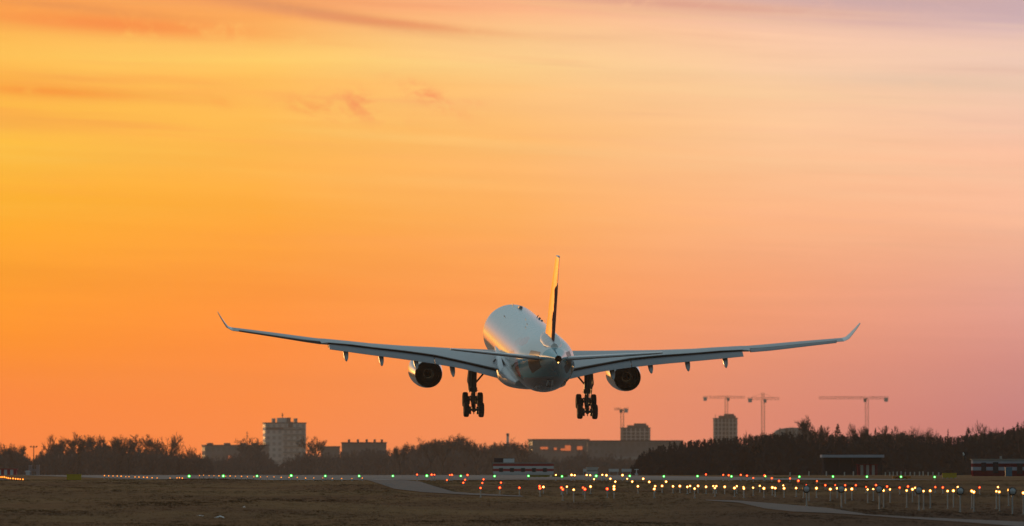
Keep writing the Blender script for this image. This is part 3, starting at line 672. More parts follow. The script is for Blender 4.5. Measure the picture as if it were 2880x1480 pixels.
def post_mesh(h, r=0.032):
    o = MB(); o.tube((0, 0, -0.15), (0, 0, h - .08), r, r, 8); o.box((0, 0, 0.01), (.16, .16, .04)); o.box((0, 0, h - .14), (r * 3, r * 3, .07)); return o.mesh('post', M_post, False, True)
def lens_mesh(name, glow, rim, r):                         # bright bulb, and an added glowing ring that imitates the halo round it
    o = MB(); o.sphere((0, -r * .35, 0), r * .52, 12, 8, 0)
    o.lathe([(r * .50, -r * .45), (r * .80, -r * .42), (r, -r * .15), (r, r * .25)], (0, 0, 0), 'Y', 16, 1); o.lathe([(r, r * .25), (r * .7, r * .9), (.004, r)], (0, 0, 0), 'Y', 16, 2)
    o.box((0, 0.02, -r * 1.15), (r * .8, r * .8, r * .5), 2); return o.mesh(name, [glow, rim, M_lampbody], True, True)  # rim is the glow of the added halo ring
LENS = {'white': lens_mesh('lens_white', G_WHITE, R_WHITE, .092), 'red': lens_mesh('lens_red', G_RED, R_RED, .094), 'green': lens_mesh('lens_green', G_GREEN, R_GREEN, .110), 'amber': lens_mesh('lens_amber', G_AMBER, R_AMBER, .095)}
posts = {}
def lamp(name, px, py, d, kind, label, cat, group, scale=1.0):
    p = at(px, py, d); zg = gz(p.x, p.y); h = max(0.16, round((p.z - zg) * 20) / 20)
    t = empty(name, (p.x, p.y, p.z - h), label, cat, group)
    if h not in posts: posts[h] = post_mesh(h)
    link('post', posts[h], t)
    link('lens', LENS[kind], t, (0, 0, h), 0, (scale,) * 3)
def depth_of(py): return float(np.interp(py, [1334, 1340, 1347, 1354, 1362, 1370, 1376, 1381, 1387], [992, 978, 958, 930, 880, 825, 775, 728, 690]))

GREEN = [(532, 1339.5), (628, 1339), (723, 1339), (819, 1338), (915, 1339), (1010, 1339), (1105, 1339), (1200.6, 1338.5), (1296, 1339), (1391, 1339.5), (1486.3, 1339), (1580.6, 1340), (1676.7, 1339), (1771, 1339), (1867, 1340), (1961.7, 1339.4), (2057, 1340), (2151.7, 1339.6), (2248, 1341), (2342.5, 1340.5), (2438, 1341), (2533.8, 1341.4), (2628.5, 1341.8)]
for i, (px, py) in enumerate(GREEN):
    big = i in (0, 1, 3, 7, 12)
    lamp('threshold_light', px, py, 1005.0, 'green', 'green lamp of the row across the runway end, ' + order_words(i, len(GREEN)), 'runway light', 'green lamps across the runway end', 1.15 if big else 0.95)
def run_lamps(pts, kind, noun, where, cat, group, name, sc=1.0, depth=depth_of):
    pts = sorted(pts)
    for i, (px, py) in enumerate(pts):
        lamp(name, px, py, depth(py), kind, noun + ' ' + where + ', ' + order_words(i, len(pts)), cat, group, sc * U(.74, 1.14))
RL = [(1173, 1335), (1214, 1335.4), (1222, 1335.4), (1265, 1336.4), (1271, 1336), (1315, 1336.4), (1257, 1350.4), (1308, 1349.7), (1303, 1358), (1360, 1348.5), (1356.5, 1358.6), (1351.7, 1372.7), (1409, 1357.7), (1405.6, 1372), (1460.7, 1372), (1517.5, 1368), (1518.7, 1373.4), (1579, 1372), (1582.7, 1376.5), (1639.8, 1372), (1645, 1376), (1707.7, 1375.3)]
run_lamps([p for p in RL if p[1] < 1340], 'red', 'red approach lamp', 'of the top row below the left wheels', 'approach light', 'red lamps left of the approach', 'approach_light')
run_lamps([p for p in RL if 1340 <= p[1] < 1365], 'red', 'red approach lamp', 'of the middle rows left of the hut', 'approach light', 'red lamps left of the approach', 'approach_light')
run_lamps([p for p in RL if p[1] >= 1365], 'red', 'red approach lamp', 'of the low row below the striped hut', 'approach light', 'red lamps left of the approach', 'approach_light')
RR = [(1985.3, 1334.8), (2034, 1336), (2049.3, 1337), (2083.4, 1336), (2100.6, 1338), (2118.7, 1344.8), (2150, 1337.6), (2170.7, 1345.4), (2190.8, 1353), (2221.7, 1346), (2245, 1352.6), (2297.5, 1353.4), (2267.6, 1364.6), (2321, 1365), (2349, 1364.6), (2377, 1365), (2406.8, 1365), (2435.8, 1369.8), (2463.6, 1364.6), (2494.6, 1368.6), (2530, 1371.7), (2553.5, 1368.4), (2630.3, 1370.4), (2651.4, 1371.2), (2754.7, 1371.2)]
run_lamps([p for p in RR if p[1] < 1340], 'red', 'red approach lamp', 'of the top row right of centre', 'approach light', 'red lamps right of the approach', 'approach_light')
run_lamps([p for p in RR if 1340 <= p[1] < 1360], 'red', 'red approach lamp', 'of the slanting row right of centre', 'approach light', 'red lamps right of the approach', 'approach_light')
run_lamps([p for p in RR if p[1] >= 1360], 'red', 'small red approach lamp', 'above the posts at right', 'approach light', 'red lamps right of the approach', 'approach_light', 0.82)
WH = [(1563.4, 1336), (1607.4, 1336), (1616.3, 1337), (1650, 1336.4), (1660, 1337), (1694, 1335.7), (1705.5, 1337), (1750.7, 1336.7), (1670.7, 1348), (1716.6, 1346.8), (1764, 1346.8), (1730.4, 1354.8), (1778, 1354.8), (1528.4, 1370), (1594.6, 1369), (1613.4, 1377.5), (1660.8, 1368.6), (1726.8, 1368.3), (1726.8, 1375.8), (1794, 1368),
 (1809, 1346.8), (1826, 1355.7), (1873.3, 1355), (1842.6, 1367.5), (1840, 1375.5), (1862, 1367), (1892.6, 1368), (1912, 1367.5), (1933, 1369.5), (1940.8, 1367), (1953.4, 1374.4), (1963, 1367), (1985.6, 1369.5), (2006, 1367.5), (2014.6, 1367.5), (2010.5, 1372.7), (2038, 1369.5), (2065.6, 1373), (2072, 1367.8), (2091, 1370.4), (2092, 1374), (2118, 1372), (2136.8, 1366.6), (2148.3, 1373.8), (2172, 1371.5), (2180, 1373),
 (2202.7, 1365.5), (2205, 1373.8), (2239, 1373), (2259.6, 1374), (2275, 1376), (2296, 1373.5), (2335, 1376), (2354.3, 1373.8), (2377, 1377.5), (2395.6, 1375.5), (2440, 1377), (2456, 1375.8), (2484.6, 1379.8), (2502.7, 1376.8), (2549.7, 1380), (2566, 1376.3), (2597, 1381.4), (2616, 1380.7), (2664.8, 1381.2), (2681.2, 1380.4), (2693.5, 1370.4), (2732.8, 1381.4), (2738.5, 1384), (2806.5, 1370.4), (2802, 1382), (2810.4, 1384), (2836.3, 1379), (2574, 1372.5), (2877.5, 1386.6)]
run_lamps([p for p in WH if p[1] < 1340], 'white', 'warm white approach lamp', 'of the top row right of the hut', 'approach light', 'warm white approach lamps', 'approach_light', 1.1)
run_lamps([p for p in WH if 1340 <= p[1] < 1360], 'white', 'warm white approach lamp', 'of the slanting middle rows', 'approach light', 'warm white approach lamps', 'approach_light')
lo_ = [p for p in WH if p[1] >= 1360]
run_lamps([p for p in lo_ if p[0] < 1880], 'white', 'warm white lamp', 'at the left end of the low row', 'approach light', 'warm white approach lamps', 'approach_light')
run_lamps([p for p in lo_ if 1880 <= p[0] < 2110], 'white', 'warm white lamp', 'in the crowded low row at centre right', 'approach light', 'warm white approach lamps', 'approach_light')
run_lamps([p for p in lo_ if 2110 <= p[0] < 2400], 'white', 'warm white lamp on a post', 'under the big crane', 'approach light', 'warm white approach lamps', 'approach_light')
run_lamps([p for p in lo_ if p[0] >= 2400], 'white', 'warm white lamp on a tall grey post', 'at the far right', 'approach light', 'warm white approach lamps', 'approach_light', 0.95)
AM = [(561, 1337.6), (572.5, 1336.7), (588, 1338), (602, 1338), (616, 1338.6), (635, 1339.6), (647.4, 1339), (662.4, 1340), (679.3, 1340), (696, 1341), (714, 1341), (733, 1341.5), (752, 1340.8), (770.7, 1341.5), (791, 1343), (813, 1343), (836, 1343), (859.6, 1345), (882.6, 1344.4), (908, 1344.6), (934.8, 1346), (961, 1346), (990, 1346), (1019, 1345)]
run_lamps(AM, 'amber', 'small amber lamp', 'of the row low under the apartment block', 'runway light', 'amber runway edge lamps', 'edge_light', 0.52, lambda py: 985.0)
AL = [(294, 1338), (306, 1338.6), (318, 1339), (330, 1339.3), (341, 1339.7), (354, 1340.8), (363, 1341), (380, 1341.7), (391, 1342), (404, 1342.5), (414, 1343), (428, 1344), (442, 1344.6), (478.5, 1344.8), (498, 1344.4), (505, 1344), (513, 1345)]
run_lamps(AL, 'amber', 'amber lamp', 'of the dense string right of the yellow board', 'runway light', 'amber lamps along the runway edge', 'edge_light', 0.66, lambda py: 1050.0)
AF = [(0.8, 1342), (6, 1342), (12.4, 1342), (18, 1343.6), (23.6, 1345), (29.3, 1345.8), (36.9, 1346), (44, 1347), (50.6, 1347.4), (57, 1348), (64.7, 1348.6)]
run_lamps(AF, 'amber', 'bright amber lamp', 'of the short string at the left edge', 'runway light', 'amber lamps at the left edge', 'edge_light', 1.0, lambda py: 1010.0)

# round unlit flasher lamps on posts
M_glass = mat('flasher_glass', (0.42, 0.47, 0.52), 0.22, var=0.35, scale=14, coat=0.6)
M_rim = mat('flasher_housing', (0.055, 0.035, 0.018), 0.55, var=0.3)
DISC = [(2268, 1375.5), (2366, 1375.4), (2472.5, 1375.7), (2584, 1379), (2700, 1381), (2847, 1381.6)]
rm_ = MB(); rm_.lathe([(0.185, -0.10), (0.255, -0.10), (0.265, -0.02), (0.22, 0.10), (0.12, 0.24), (0.02, 0.27)], (0, 0, 0), 'Y', 28); rm_.box((0, .08, -.30), (.10, .10, .14))
RIM_ME = rm_.mesh('lamp_housing', M_rim, True, True)
gl_ = MB(); gl_.lathe([(0.19, -0.085), (0.15, -0.115), (0.08, -0.135), (0.005, -0.14)], (0, 0, 0), 'Y', 28)
for k in range(-2, 3): gl_.box((k * .06, -.128 + abs(k) * .008, 0), (.008, .02, .26 - abs(k) * .05))
GL_ME = gl_.mesh('glass', M_glass, True, True)
for i, (px, py) in enumerate(DISC):
    d = float(np.interp(px, [2268, 2472, 2700, 2850], [745, 725, 705, 695])); p = at(px, py, d); zg = gz(p.x, p.y); h = round((p.z - zg) * 20) / 20
    t = empty('flasher_lamp', (p.x, p.y, p.z - h), 'round unlit grey lamp on a post at right, ' + order_words(i, len(DISC)), 'flasher lamp', 'round unlit lamps on posts', rad(U(-6, 6)))
    if (h, 'f') not in posts: posts[(h, 'f')] = post_mesh(h - .18, .038)
    link('post', posts[(h, 'f')], t); ho = link('lamp_housing', RIM_ME, t, (0, 0, h)); link('glass', GL_ME, ho)

# ---------------------------------------------------------------- signs, huts and other low things
M_yel = mat('yellow_panel', (0.42, 0.30, 0.004), 0.6, var=0.12, scale=3)
M_dyel = mat('dull_yellow_panel', (0.20, 0.16, 0.012), 0.7, var=0.15, scale=3)
M_orange = mat('orange_panel', (0.50, 0.17, 0.006), 0.6, var=0.12, scale=3)
M_red = mat('red_paint', (0.34, 0.03, 0.035), 0.8, var=0.2, scale=1)
M_dwht = mat('shaded_white_board', (0.30, 0.34, 0.42), 0.9, var=0.2, scale=0.8, spec=0.0); M_dred = mat('shaded_dark_red', (0.11, 0.016, 0.026), 0.9, var=0.25, scale=1, spec=0.0)  # dimmer copies of the white and red, shade put into the colour
M_wht = mat('weathered_white', (0.52, 0.54, 0.57), 0.8, var=0.12, scale=0.8)
M_grn = mat('green_grey_wall', (0.25, 0.25, 0.24), 0.9, var=0.25, scale=0.3, spec=0.0)
M_dkw = mat('dark_wall', (0.030, 0.032, 0.042), 0.9, var=0.25, scale=0.3, spec=0.0)
M_blue = mat('blue_box_paint', (0.02, 0.13, 0.22), 0.5, var=0.15)
M_stub = mat('pale_stub', (0.30, 0.33, 0.32), 0.7, var=0.2)
def sign(px0, px1, py0, py1, d, m_, label, marks=False):
    a, b_ = at(px0, py1, d), at(px1, py0, d); wd, h = b_.x - a.x, b_.z - a.z; zg = gz0(d)
    t = empty('guidance_sign', ((a.x + b_.x) / 2, d, zg), label, 'sign', 'yellow airfield signs')
    o = MB(); o.box((0, 0, a.z - zg + h / 2), (wd, .22, h)); o.box((0, 0, a.z - zg + h + .02), (wd + .06, .28, .04)); o.build('panel', m_, t)
    o = MB(); hl = max(.06, a.z - zg)
    for k in (-.42, -.14, .14, .42): o.tube((wd * k, 0, -.05), (wd * k, 0, hl), .035, .035, 8); o.box((wd * k, 0, .03), (.22, .26, .05))
    o.build('legs', M_post, t)
    if marks:
        for q in (-.24, .18):
            o = MB(); pts = [(wd * q + .17 * math.cos(a_), -.115, a.z - zg + .10 + .15 * math.sin(a_)) for a_ in np.linspace(0, math.pi, 9)]; o.path(pts, .035, 6); o.build('symbol', M_dark, t)
sign(188, 229, 1335, 1351.5, 990, M_yel, 'yellow rectangular board alone on the left grass beside amber lamps')
sign(1490, 1546, 1337, 1346.5, 1190, M_dyel, 'wide dull yellow board below the right end of the striped hut')
sign(1553, 1596, 1337, 1346.5, 1200, M_dyel, 'narrow dull yellow board just right of the wide dull one')
sign(2176, 2216, 1342.5, 1348.5, 1120, M_dyel, 'low dim yellow board among red lamps near the forest edge')
sign(2510, 2561, 1340.5, 1350, 1060, M_orange, 'orange board with dark arcs under the green lamp at right', True)
sign(2650, 2690, 1331.5, 1346, 1130, M_yel, 'mustard yellow board left of the red and white shed')

def hut(name, px0, px1, py0, py1, d, depth, label, cat, bands, vertical=False, roof=None):
    a, b_ = at(px0, py1, d), at(px1, py0, d); wd, h = b_.x - a.x, b_.z - a.z; zg = gz0(d); z0 = a.z - zg
    t = empty(name, ((a.x + b_.x) / 2, d + depth / 2, zg), label, cat)
    o = MB(); mats = []; n_ = len(bands)
    for i, m_ in enumerate(bands):
        if m_ not in mats: mats.append(m_)
        if vertical: o.box((-wd / 2 + wd * (i + .5) / n_, 0, h / 2 + z0 * .5), (wd / n_, depth, h + z0), mats.index(m_))
        else: o.box((0, 0, max(z0, 0) + h * (1 - (i + .5) / n_)), (wd, depth, h / n_), mats.index(m_))
    if not vertical and z0 > .1: o.box((0, 0, z0 / 2 - .1), (wd * .98, depth * .98, z0 + .2), mats.index(bands[-1]))
    o.build('wall', mats, t)
    o = MB(); o.box((0, 0, z0 + h + .06), (wd + .25, depth + .25, .12)); rf = o.build('roof', roof or M_grn, t)
    return t, rf, wd, h, z0
t, rf, wd, h, z0 = hut('striped_hut', 1387, 1557, 1304, 1333, 1450, 5.0, 'long hut with red and white bands below the left wheels', 'hut', [M_red, M_wht, M_red, M_wht])
o = MB(); o.box((-wd / 2 + 1.3, 0, z0 + h + .42), (2.4, 2.4, .55)); o.build('roof_cabin', M_dkw, rf)
o = MB(); o.box((-wd / 2 + 2.0, -1.4, z0 + h + .38), (1.4, .8, .5)); o.build('roof_unit', M_wht, rf)
o = MB()
for k in range(5): o.box((-wd / 2 + 1.0 + k * 1.4, -2.53, z0 + h * .38), (.5, .06, .5))
o.build('window', M_dkw, t)
t, rf, wd, h, z0 = hut('striped_shed', 2736, 2905, 1294, 1333, 1300, 5.0, 'red and white banded shed at the right edge by the forest', 'shed', [M_dwht, M_dred, M_dwht, M_dred])
for k, (q, wv, hv, zz) in enumerate(((-.32, .55, 1.0, .5), (-.12, .60, 1.25, .45), (.28, .62, 1.2, .38))):
    o = MB(); o.box((wd * q, -2.54, z0 + h * zz), (wv, .08, hv)); o.build('door' if k == 2 else 'window', M_dkw, t)
o = MB(); o.tube((-wd * .02, 0, z0 + h), (-wd * .02, 0, z0 + h + .45), .15, .12, 10); o.build('vent', M_grn, rf)
p0, p1 = at(2827, 1336.5, 1285), at(2846, 1316, 1285)
t = empty('cable_box', ((p0.x + p1.x) / 2, 1285, gz0(1285)), 'blue cabinet standing before the door of the banded shed', 'cabinet')
hh = p1.z - gz0(1285); o = MB(); o.box((0, 0, hh / 2), (p1.x - p0.x, .6, hh)); o.box((0, 0, hh + .03), (p1.x - p0.x + .1, .7, .06)); o.build('body', M_blue, t)
o = MB(); o.box((0, -.32, hh / 2), ((p1.x - p0.x) * .85, .03, hh * .85)); o.tube((.2, -.36, hh * .5), (.2, -.36, hh * .6), .02, .02, 6); o.build('door', M_blue, t)
# flat-roofed dark building with a pale roof edge
d = 1500; a, b_ = at(2312, 1331, d), at(2487, 1287, d); zg = gz0(d)
t = empty('flat_roof_building', ((a.x + b_.x) / 2, d + 5, zg), 'dark low building with a thin pale flat roof before the forest', 'building')
wd, h = b_.x - a.x, b_.z - zg; o = MB(); o.box((0, .6, h / 2), (wd * .94, 8, h)); o.build('wall', M_dkw, t)
o = MB(); o.box((0, 0, h + .18), (wd, 10, .36)); o.build('roof', M_dwht, t)
for k in range(5): o = MB(); o.tube((wd * (-.46 + .23 * k), -4.7, 0), (wd * (-.46 + .23 * k), -4.7, h), .06, .06, 8); o.build('column', M_dkw, t)
hut('striped_kiosk', 2412, 2468, 1308, 1334, 1430, 3.0, 'small kiosk with upright red and white stripes under the pale flat roof', 'kiosk', [M_dred, M_grn, M_dred, M_grn, M_dred, M_grn, M_dred], True, M_dred)
hut('striped_container', -14, 46, 1321, 1341, 1500, 3.0, 'low container with upright red and white stripes at the left edge', 'container', [M_red, M_wht, M_red, M_wht, M_red, M_wht, M_red, M_wht, M_red][:7], True, M_red)
d = 1600; a, b_ = at(80, 1340, d), at(110, 1311, d); zg = gz0(d)
t = empty('gatehouse', ((a.x + b_.x) / 2, d + 1, zg), 'faded pinkish pair of pillars with a lintel before the left wood', 'gatehouse')
wd, h = b_.x - a.x, b_.z - zg; M_pink = mat('faded_plaster', (0.30, 0.22, 0.22), 0.8, var=0.2)
for q in (-.36, .36): o = MB(); o.box((wd * q, 0, h / 2), (wd * .28, 1.2, h)); o.box((wd * q, 0, h + .08), (wd * .33, 1.4, .16)); o.build('pillar', M_pink, t)
o = MB(); o.box((0, 0, h * .55), (wd * .44, .6, h * .3)); o.build('lintel', M_pink, t)
hut('white_kiosk', 73, 82, 1328, 1341, 1580, 1.5, 'tiny white kiosk beside the pinkish gatehouse at left', 'kiosk', [M_wht], False, M_wht)
hut('white_cabin', 1651, 1681, 1317.5, 1331, 1520, 2.2, 'small whitish cabin left of the white low panels', 'cabin', [M_wht, M_grn, M_wht], False, M_wht)
for i, (x0, x1) in enumerate(((1640, 1650), (1712, 1740), (1748, 1776))):
    d = 1560; a, b_ = at(x0, 1327, d), at(x1, 1319, d); zg = gz0(d)
    t = empty('barrier_panel', ((a.x + b_.x) / 2, d, zg), ['short pale panel at the left foot of the whitish cabin', 'long white low panel right of the whitish cabin', 'long white low panel nearest the thin white mast'][i], 'panel', 'white low panels')
    o = MB(); o.box((0, 0, (a.z + b_.z) / 2 - zg), (b_.x - a.x, .12, b_.z - a.z)); o.build('board', M_wht, t)
    o = MB()
    for q in (-.4, .4): o.box(((b_.x - a.x) * q, .08, (a.z - zg) / 2), (.1, .1, a.z - zg))
    o.build('legs', M_post, t)
p = at(1790, 1319, 1400); t = empty('marker_mast', (p.x, 1400, gz0(1400)), 'thin white mast with a crossbar beside the dark forest edge', 'mast')
hh = p.z - gz0(1400); o = MB(); o.tube((0, 0, 0), (0, 0, hh), .07, .05, 8); o.build('pole', M_wht, t); o = MB(); o.box((0, 0, hh * .9), (.55, .06, .08)); o.box((0, 0, .1), (.4, .4, .2)); o.build('crossbar', M_wht, t)
STUBS = [(2324, 1326), (2375, 1328), (2400, 1326), (2490, 1329), (2502, 1328), (2512, 1327), (2523, 1327), (2534, 1326), (2546, 1328), (2560, 1328), (2572, 1328), (2586, 1327), (2596, 1326), (2610, 1328), (2624, 1328), (2640, 1329), (2275, 1326), (2222, 1330)]
st_ = MB(); st_.tube((0, 0, -.1), (0, 0, .75), .08, .07, 8); st_.sphere((0, 0, .75), .08, 8, 4); ST_ME = st_.mesh('marker_post', M_stub, False, True)
STUBS.sort()
for i, (px, py) in enumerate(STUBS):
    d = 1340.0; p = at(px, py, d); zg = gz0(d)
    tag(link('marker_post', ST_ME, None, (p.x, d, zg), 0, (1, 1, max(.5, (p.z - zg) / .8))), 'small pale post before the right forest, ' + order_words(i, len(STUBS)), 'post', 'pale posts before the forest')
# litter on the grass
M_bag = mat('white_plastic', (0.62, 0.60, 0.58), 0.5, var=0.1, scale=8)
for px, py, wpx, hpx, lab in ((618, 1459, 27, 8, 'crumpled white plastic sheet lying nearest on the left grass'), (687, 1429, 8, 4, 'small white scrap lying alone farther back on the grass'), (563, 1453, 20, 3, 'flat pale strip of litter left of the crumpled white sheet')):
    p = on_ground(px, py); k = p[1] / FPX; o = MB(); nn = 9
    for j in range(4):
        for i in range(nn):
            o.v.append(((i / (nn - 1) - .5) * wpx * k + U(-.02, .02), (j - 1.5) * .10, max(0, hpx * k * (0.35 + U(0, .65)) * (1 - abs(j - 1.5) * .35) * (0.25 + math.sin(math.pi * i / (nn - 1))))))
    for j in range(3):
        for i in range(nn - 1): o.f.append((j * nn + i, j * nn + i + 1, (j + 1) * nn + i + 1, (j + 1) * nn + i)); o.mi.append(0)
    b0 = o.build('litter', M_bag, None, False, None, False, (p[0], p[1], p[2] + .03)); tag(b0, lab, 'litter')
# bird in flight
M_bird = mat('bird_plumage', (0.02, 0.018, 0.02), 0.7, var=0.3); M_bw = mat('bird_white', (0.45, 0.50, 0.52), 0.7, var=0.1)
p = at(2712, 1285, 900); t = empty('bird', tuple(p), 'dark bird with a white rump diving before the right forest', 'bird')
ax = Vector((.26, 0, -.97)); o = MB(); rings = []
for s_, r_ in ((-.36, .015), (-.28, .05), (-.12, .085), (.05, .10), (.20, .085), (.28, .055), (.33, .06), (.38, .04), (.43, .008)):
    c_ = ax * s_; u_ = Vector((.97, 0, .26)); rings.append([tuple(c_ + u_ * (r_ * math.cos(a_)) + Vector((0, 1, 0)) * (r_ * math.sin(a_))) for a_ in np.linspace(0, 2 * math.pi, 13)[:-1]])
o.loft(rings[2:]); o.loft([[tuple(Vector(v)) for v in r_] for r_ in rings[:3]], True, True, True, 1); o.build('body', [M_bird, M_bw], t, smooth=True)
for s_ in (-1, 1):
    o = MB(); o.loft([[(s_ * .05 - .06, .0, .18), (s_ * .05 + .04, .0, .02), (s_ * .05 + .0, .03, .10)], [(s_ * .22 - .07, -.04, .34), (s_ * .22 + .0, -.04, .24), (s_ * .22 - .03, -.01, .29)], [(s_ * .52 - .05, .02, .33), (s_ * .52 - .03, .02, .30), (s_ * .52 - .04, .03, .32)]]); o.build('wing', M_bird, t)

# ---------------------------------------------------------------- far buildings
M_conc = mat('old_panel_wall', (0.58, 0.51, 0.48), 0.85, var=0.3, scale=0.12)
M_conc2 = mat('pale_panel_wall', (0.30, 0.28, 0.27), 0.8, var=0.25, scale=0.12)
M_conc3 = mat('grimy_panel_wall', (0.25, 0.21, 0.20), 0.9, var=0.35, scale=0.1, spec=0.0)
M_win3 = mat('grimy_window', (0.205, 0.17, 0.16), 0.5, var=0.3, spec=0.2)
M_band = mat('brown_band', (0.13, 0.10, 0.10), 0.85, var=0.2, scale=0.2)
M_win = mat('window_glass', (0.34, 0.29, 0.28), 0.4, var=0.25, spec=0.5)
def block(name, px0, px1, py0, d, depth, label, m_, rows=0, cols=0, lits=(), extra=None, side=True, rz=0.0):
    a, b_ = at(px0, HOR, d), at(px1, py0, d); wd = b_.x - a.x; zg = gz0(d); h = b_.z - zg
    t = empty(name, ((a.x + b_.x) / 2, d + depth / 2, zg), label, 'building', None, rz)
    o = MB(); o.box((0, 0, h / 2), (wd, depth, h)); o.build('wall', m_, t)
    o = MB(); o.box((0, 0, h + .25), (wd + .6, depth + .6, .5)); rf = o.build('roof', M_band, t)
    if rows:
        o = MB(); ww, hh_ = wd / cols * .5, h / rows * .5
        for r_ in range(rows):
            for c_ in range(cols): o.box((-wd / 2 + wd * (c_ + .5) / cols, -depth / 2 - .03, h * (r_ + .55) / rows), (ww, .12, hh_))
        if side:
            nc = max(1, int(depth / 4))
            for r_ in range(rows):
                for c_ in range(nc): o.box((-wd / 2 - .03, -depth / 2 + depth * (c_ + .5) / nc, h * (r_ + .55) / rows), (.12, depth / nc * .5, hh_))
        tag(o.build('windows', M_win3 if m_ is M_conc3 else M_win, t), kind='stuff')
    return t, rf, wd, h, depth
# nine-storey apartment block, turned a little so that its left end catches the sun
t, rf, wd, h, dp = block('apartment_block', 742, 857, 1191, 6300, 13, 'tall apartment block with rooftop huts standing above the left trees', M_conc, 9, 7, rz=rad(7))
o = MB()
for r_ in range(1, 9): o.box((wd * .2, -dp / 2 - .35, h * r_ / 9 + .4), (wd * .52, .7, .9))
o.build('balconies', M_conc2, t)
o = MB(); o.box((-.05 * wd, -dp / 2 - .06, h * .90), (wd * .86, .1, h * .05)); o.box((wd * .12, -dp / 2 - .10, h * .97), (wd * .12, .16, h * .12)); o.build('facade_band', M_band, t)
o = MB(); o.box((-.02 * wd, 0, h + 1.6), (wd * .32, 5, 3.0)); o.build('roof_hut', M_conc, rf)
o = MB(); o.box((.09 * wd, -2.4, h + 1.6), (wd * .10, 1, 3.2)); o.build('roof_hut', M_band, rf)
for q in (-.27, .27): o = MB(); o.box((q * wd, 0, h + 1.5), (wd * .075, 5, 2.6)); o.build('roof_vent', M_conc2, rf)
o = MB(); o.tube((-.05 * wd, 0, h + 3), (-.05 * wd, 0, h + 6), .25, .12, 8); o.box((-.05 * wd, 0, h + 4.6), (.9, .3, .9)); o.build('roof_antenna', M_dark, rf)
t, rf, wd, h, dp = block('long_apartment_house', 571, 752, 1254, 5600, 12, 'long low house with glowing panes left of the tall apartment block', M_conc3, 4, 12, rz=rad(9))
for q in (-.40, -.13, .12, .3): o = MB(); o.box((q * wd, 0, h + .9), (wd * .09, 3, 1.0)); o.build('roof_vent', M_band, rf)
M_glint = lamp_mat('sun_glint_glow', (1.0, 0.20, 0.045), 0.55)
def glints(t, wd, h, dp, spots, az_t):                     # self-glowing panes added to imitate low sun reflected in the windows
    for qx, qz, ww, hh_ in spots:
        o = MB(); o.box((0, 0, 0), (ww, .3, hh_)); g0 = o.build('added_glint_pane', M_glint, t, loc=(qx * wd, -dp / 2 - .35, qz * h)); pass
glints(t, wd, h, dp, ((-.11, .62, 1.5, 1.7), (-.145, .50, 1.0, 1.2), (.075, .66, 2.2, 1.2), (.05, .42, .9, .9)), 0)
block('small_apartment_house', 902, 955, 1258, 5400, 12, 'narrow low house in the gap left of the square grey house', M_conc3, 4, 4)
t, rf, wd, h, dp = block('square_apartment_house', 961, 1086, 1247, 5000, 14, 'square-cornered grey house with rooftop vents right of the lone bare tree', M_conc3, 5, 9)
for q in (-.34, -.14, .06, .24, .40): o = MB(); o.box((q * wd, 0, h + 1.1), (1.0, 2.0, 1.3)); o.build('roof_vent', M_band, rf)
t, rf, wd, h, dp = block('sunlit_apartment_house', 1491, 1652, 1238, 5200, 13, 'long house glowing orange behind the trees right of the hut', M_conc3, 5, 12, rz=rad(9))
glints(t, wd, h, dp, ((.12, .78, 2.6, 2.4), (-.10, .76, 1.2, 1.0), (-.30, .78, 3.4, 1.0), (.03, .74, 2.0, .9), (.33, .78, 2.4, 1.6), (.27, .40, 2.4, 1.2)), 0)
t, rf, wd, h, dp = block('grey_office_block', 1652, 1920, 1242, 4800, 20, 'wide pale grey block below the square dark tower right of the wheels', M_conc3, 5, 16)
o = MB(); o.box((.05 * wd, -dp / 2 - .4, h * .52), (wd * .7, .8, 1.4)); o.build('facade_ledge', M_conc2, t)
def tower(px0, px1, py0, d, label):
    t, rf, wd, h, dp = block('unfinished_tower', px0, px1, py0, d, 16, label, M_band, 0, 0)
    o = MB()
    for k in range(1, 14): o.box((0, -dp / 2 - .15, h * k / 14), (wd * 1.01, .5, .35))
    for q in np.linspace(-.46, .46, 7): o.box((wd * q, -dp / 2 - .12, h / 2), (.5, .3, h))
    o.build('concrete_frame', M_conc, t)
    o = MB()
    o.box((.08 * wd, 0, h + 1.0), (wd * .72, 9, 1.6)); o.box((.16 * wd, 1, h + 2.2), (wd * .42, 6, 1.4))
    for q in (-.42, -.20, .05, .31): o.box((wd * q, -4, h + .9), (.25, .25, U(1.5, 3.4)))
    o.build('roof_formwork', M_band, rf)
tower(1746, 1829, 1205, 6600, 'dark unfinished square tower above the wide grey block')
tower(2007, 2074, 1178, 6800, 'taller dark unfinished tower standing just above the right forest')
# pale domed hangar behind the forest
d = 5600; a, b_ = at(2176, 1222, d), at(2282, 1203, d); zg = gz0(d); t = empty('domed_hangar', ((a.x + b_.x) / 2, d, zg), 'pale round-topped hangar roof showing over the right forest', 'hangar')
o = MB(); rw = (b_.x - a.x) / 2; hz_ = a.z - zg; hr = b_.z - a.z
pr = [(rw * math.cos(a_), hz_ + hr * math.sin(a_) ** .8) for a_ in np.linspace(0, math.pi, 17)]
o.loft([[(q[0], y_, q[1]) for q in pr] + [(-rw, y_, 0), (rw, y_, 0)] for y_ in (-10, 10)]); o.build('shell', M_conc2, t)
o = MB()
for q in np.linspace(-.7, .7, 5): o.box((rw * q, -10.2, hz_ * .6), (.5, .4, hz_ * 1.1))
o.build('rib', M_band, t)
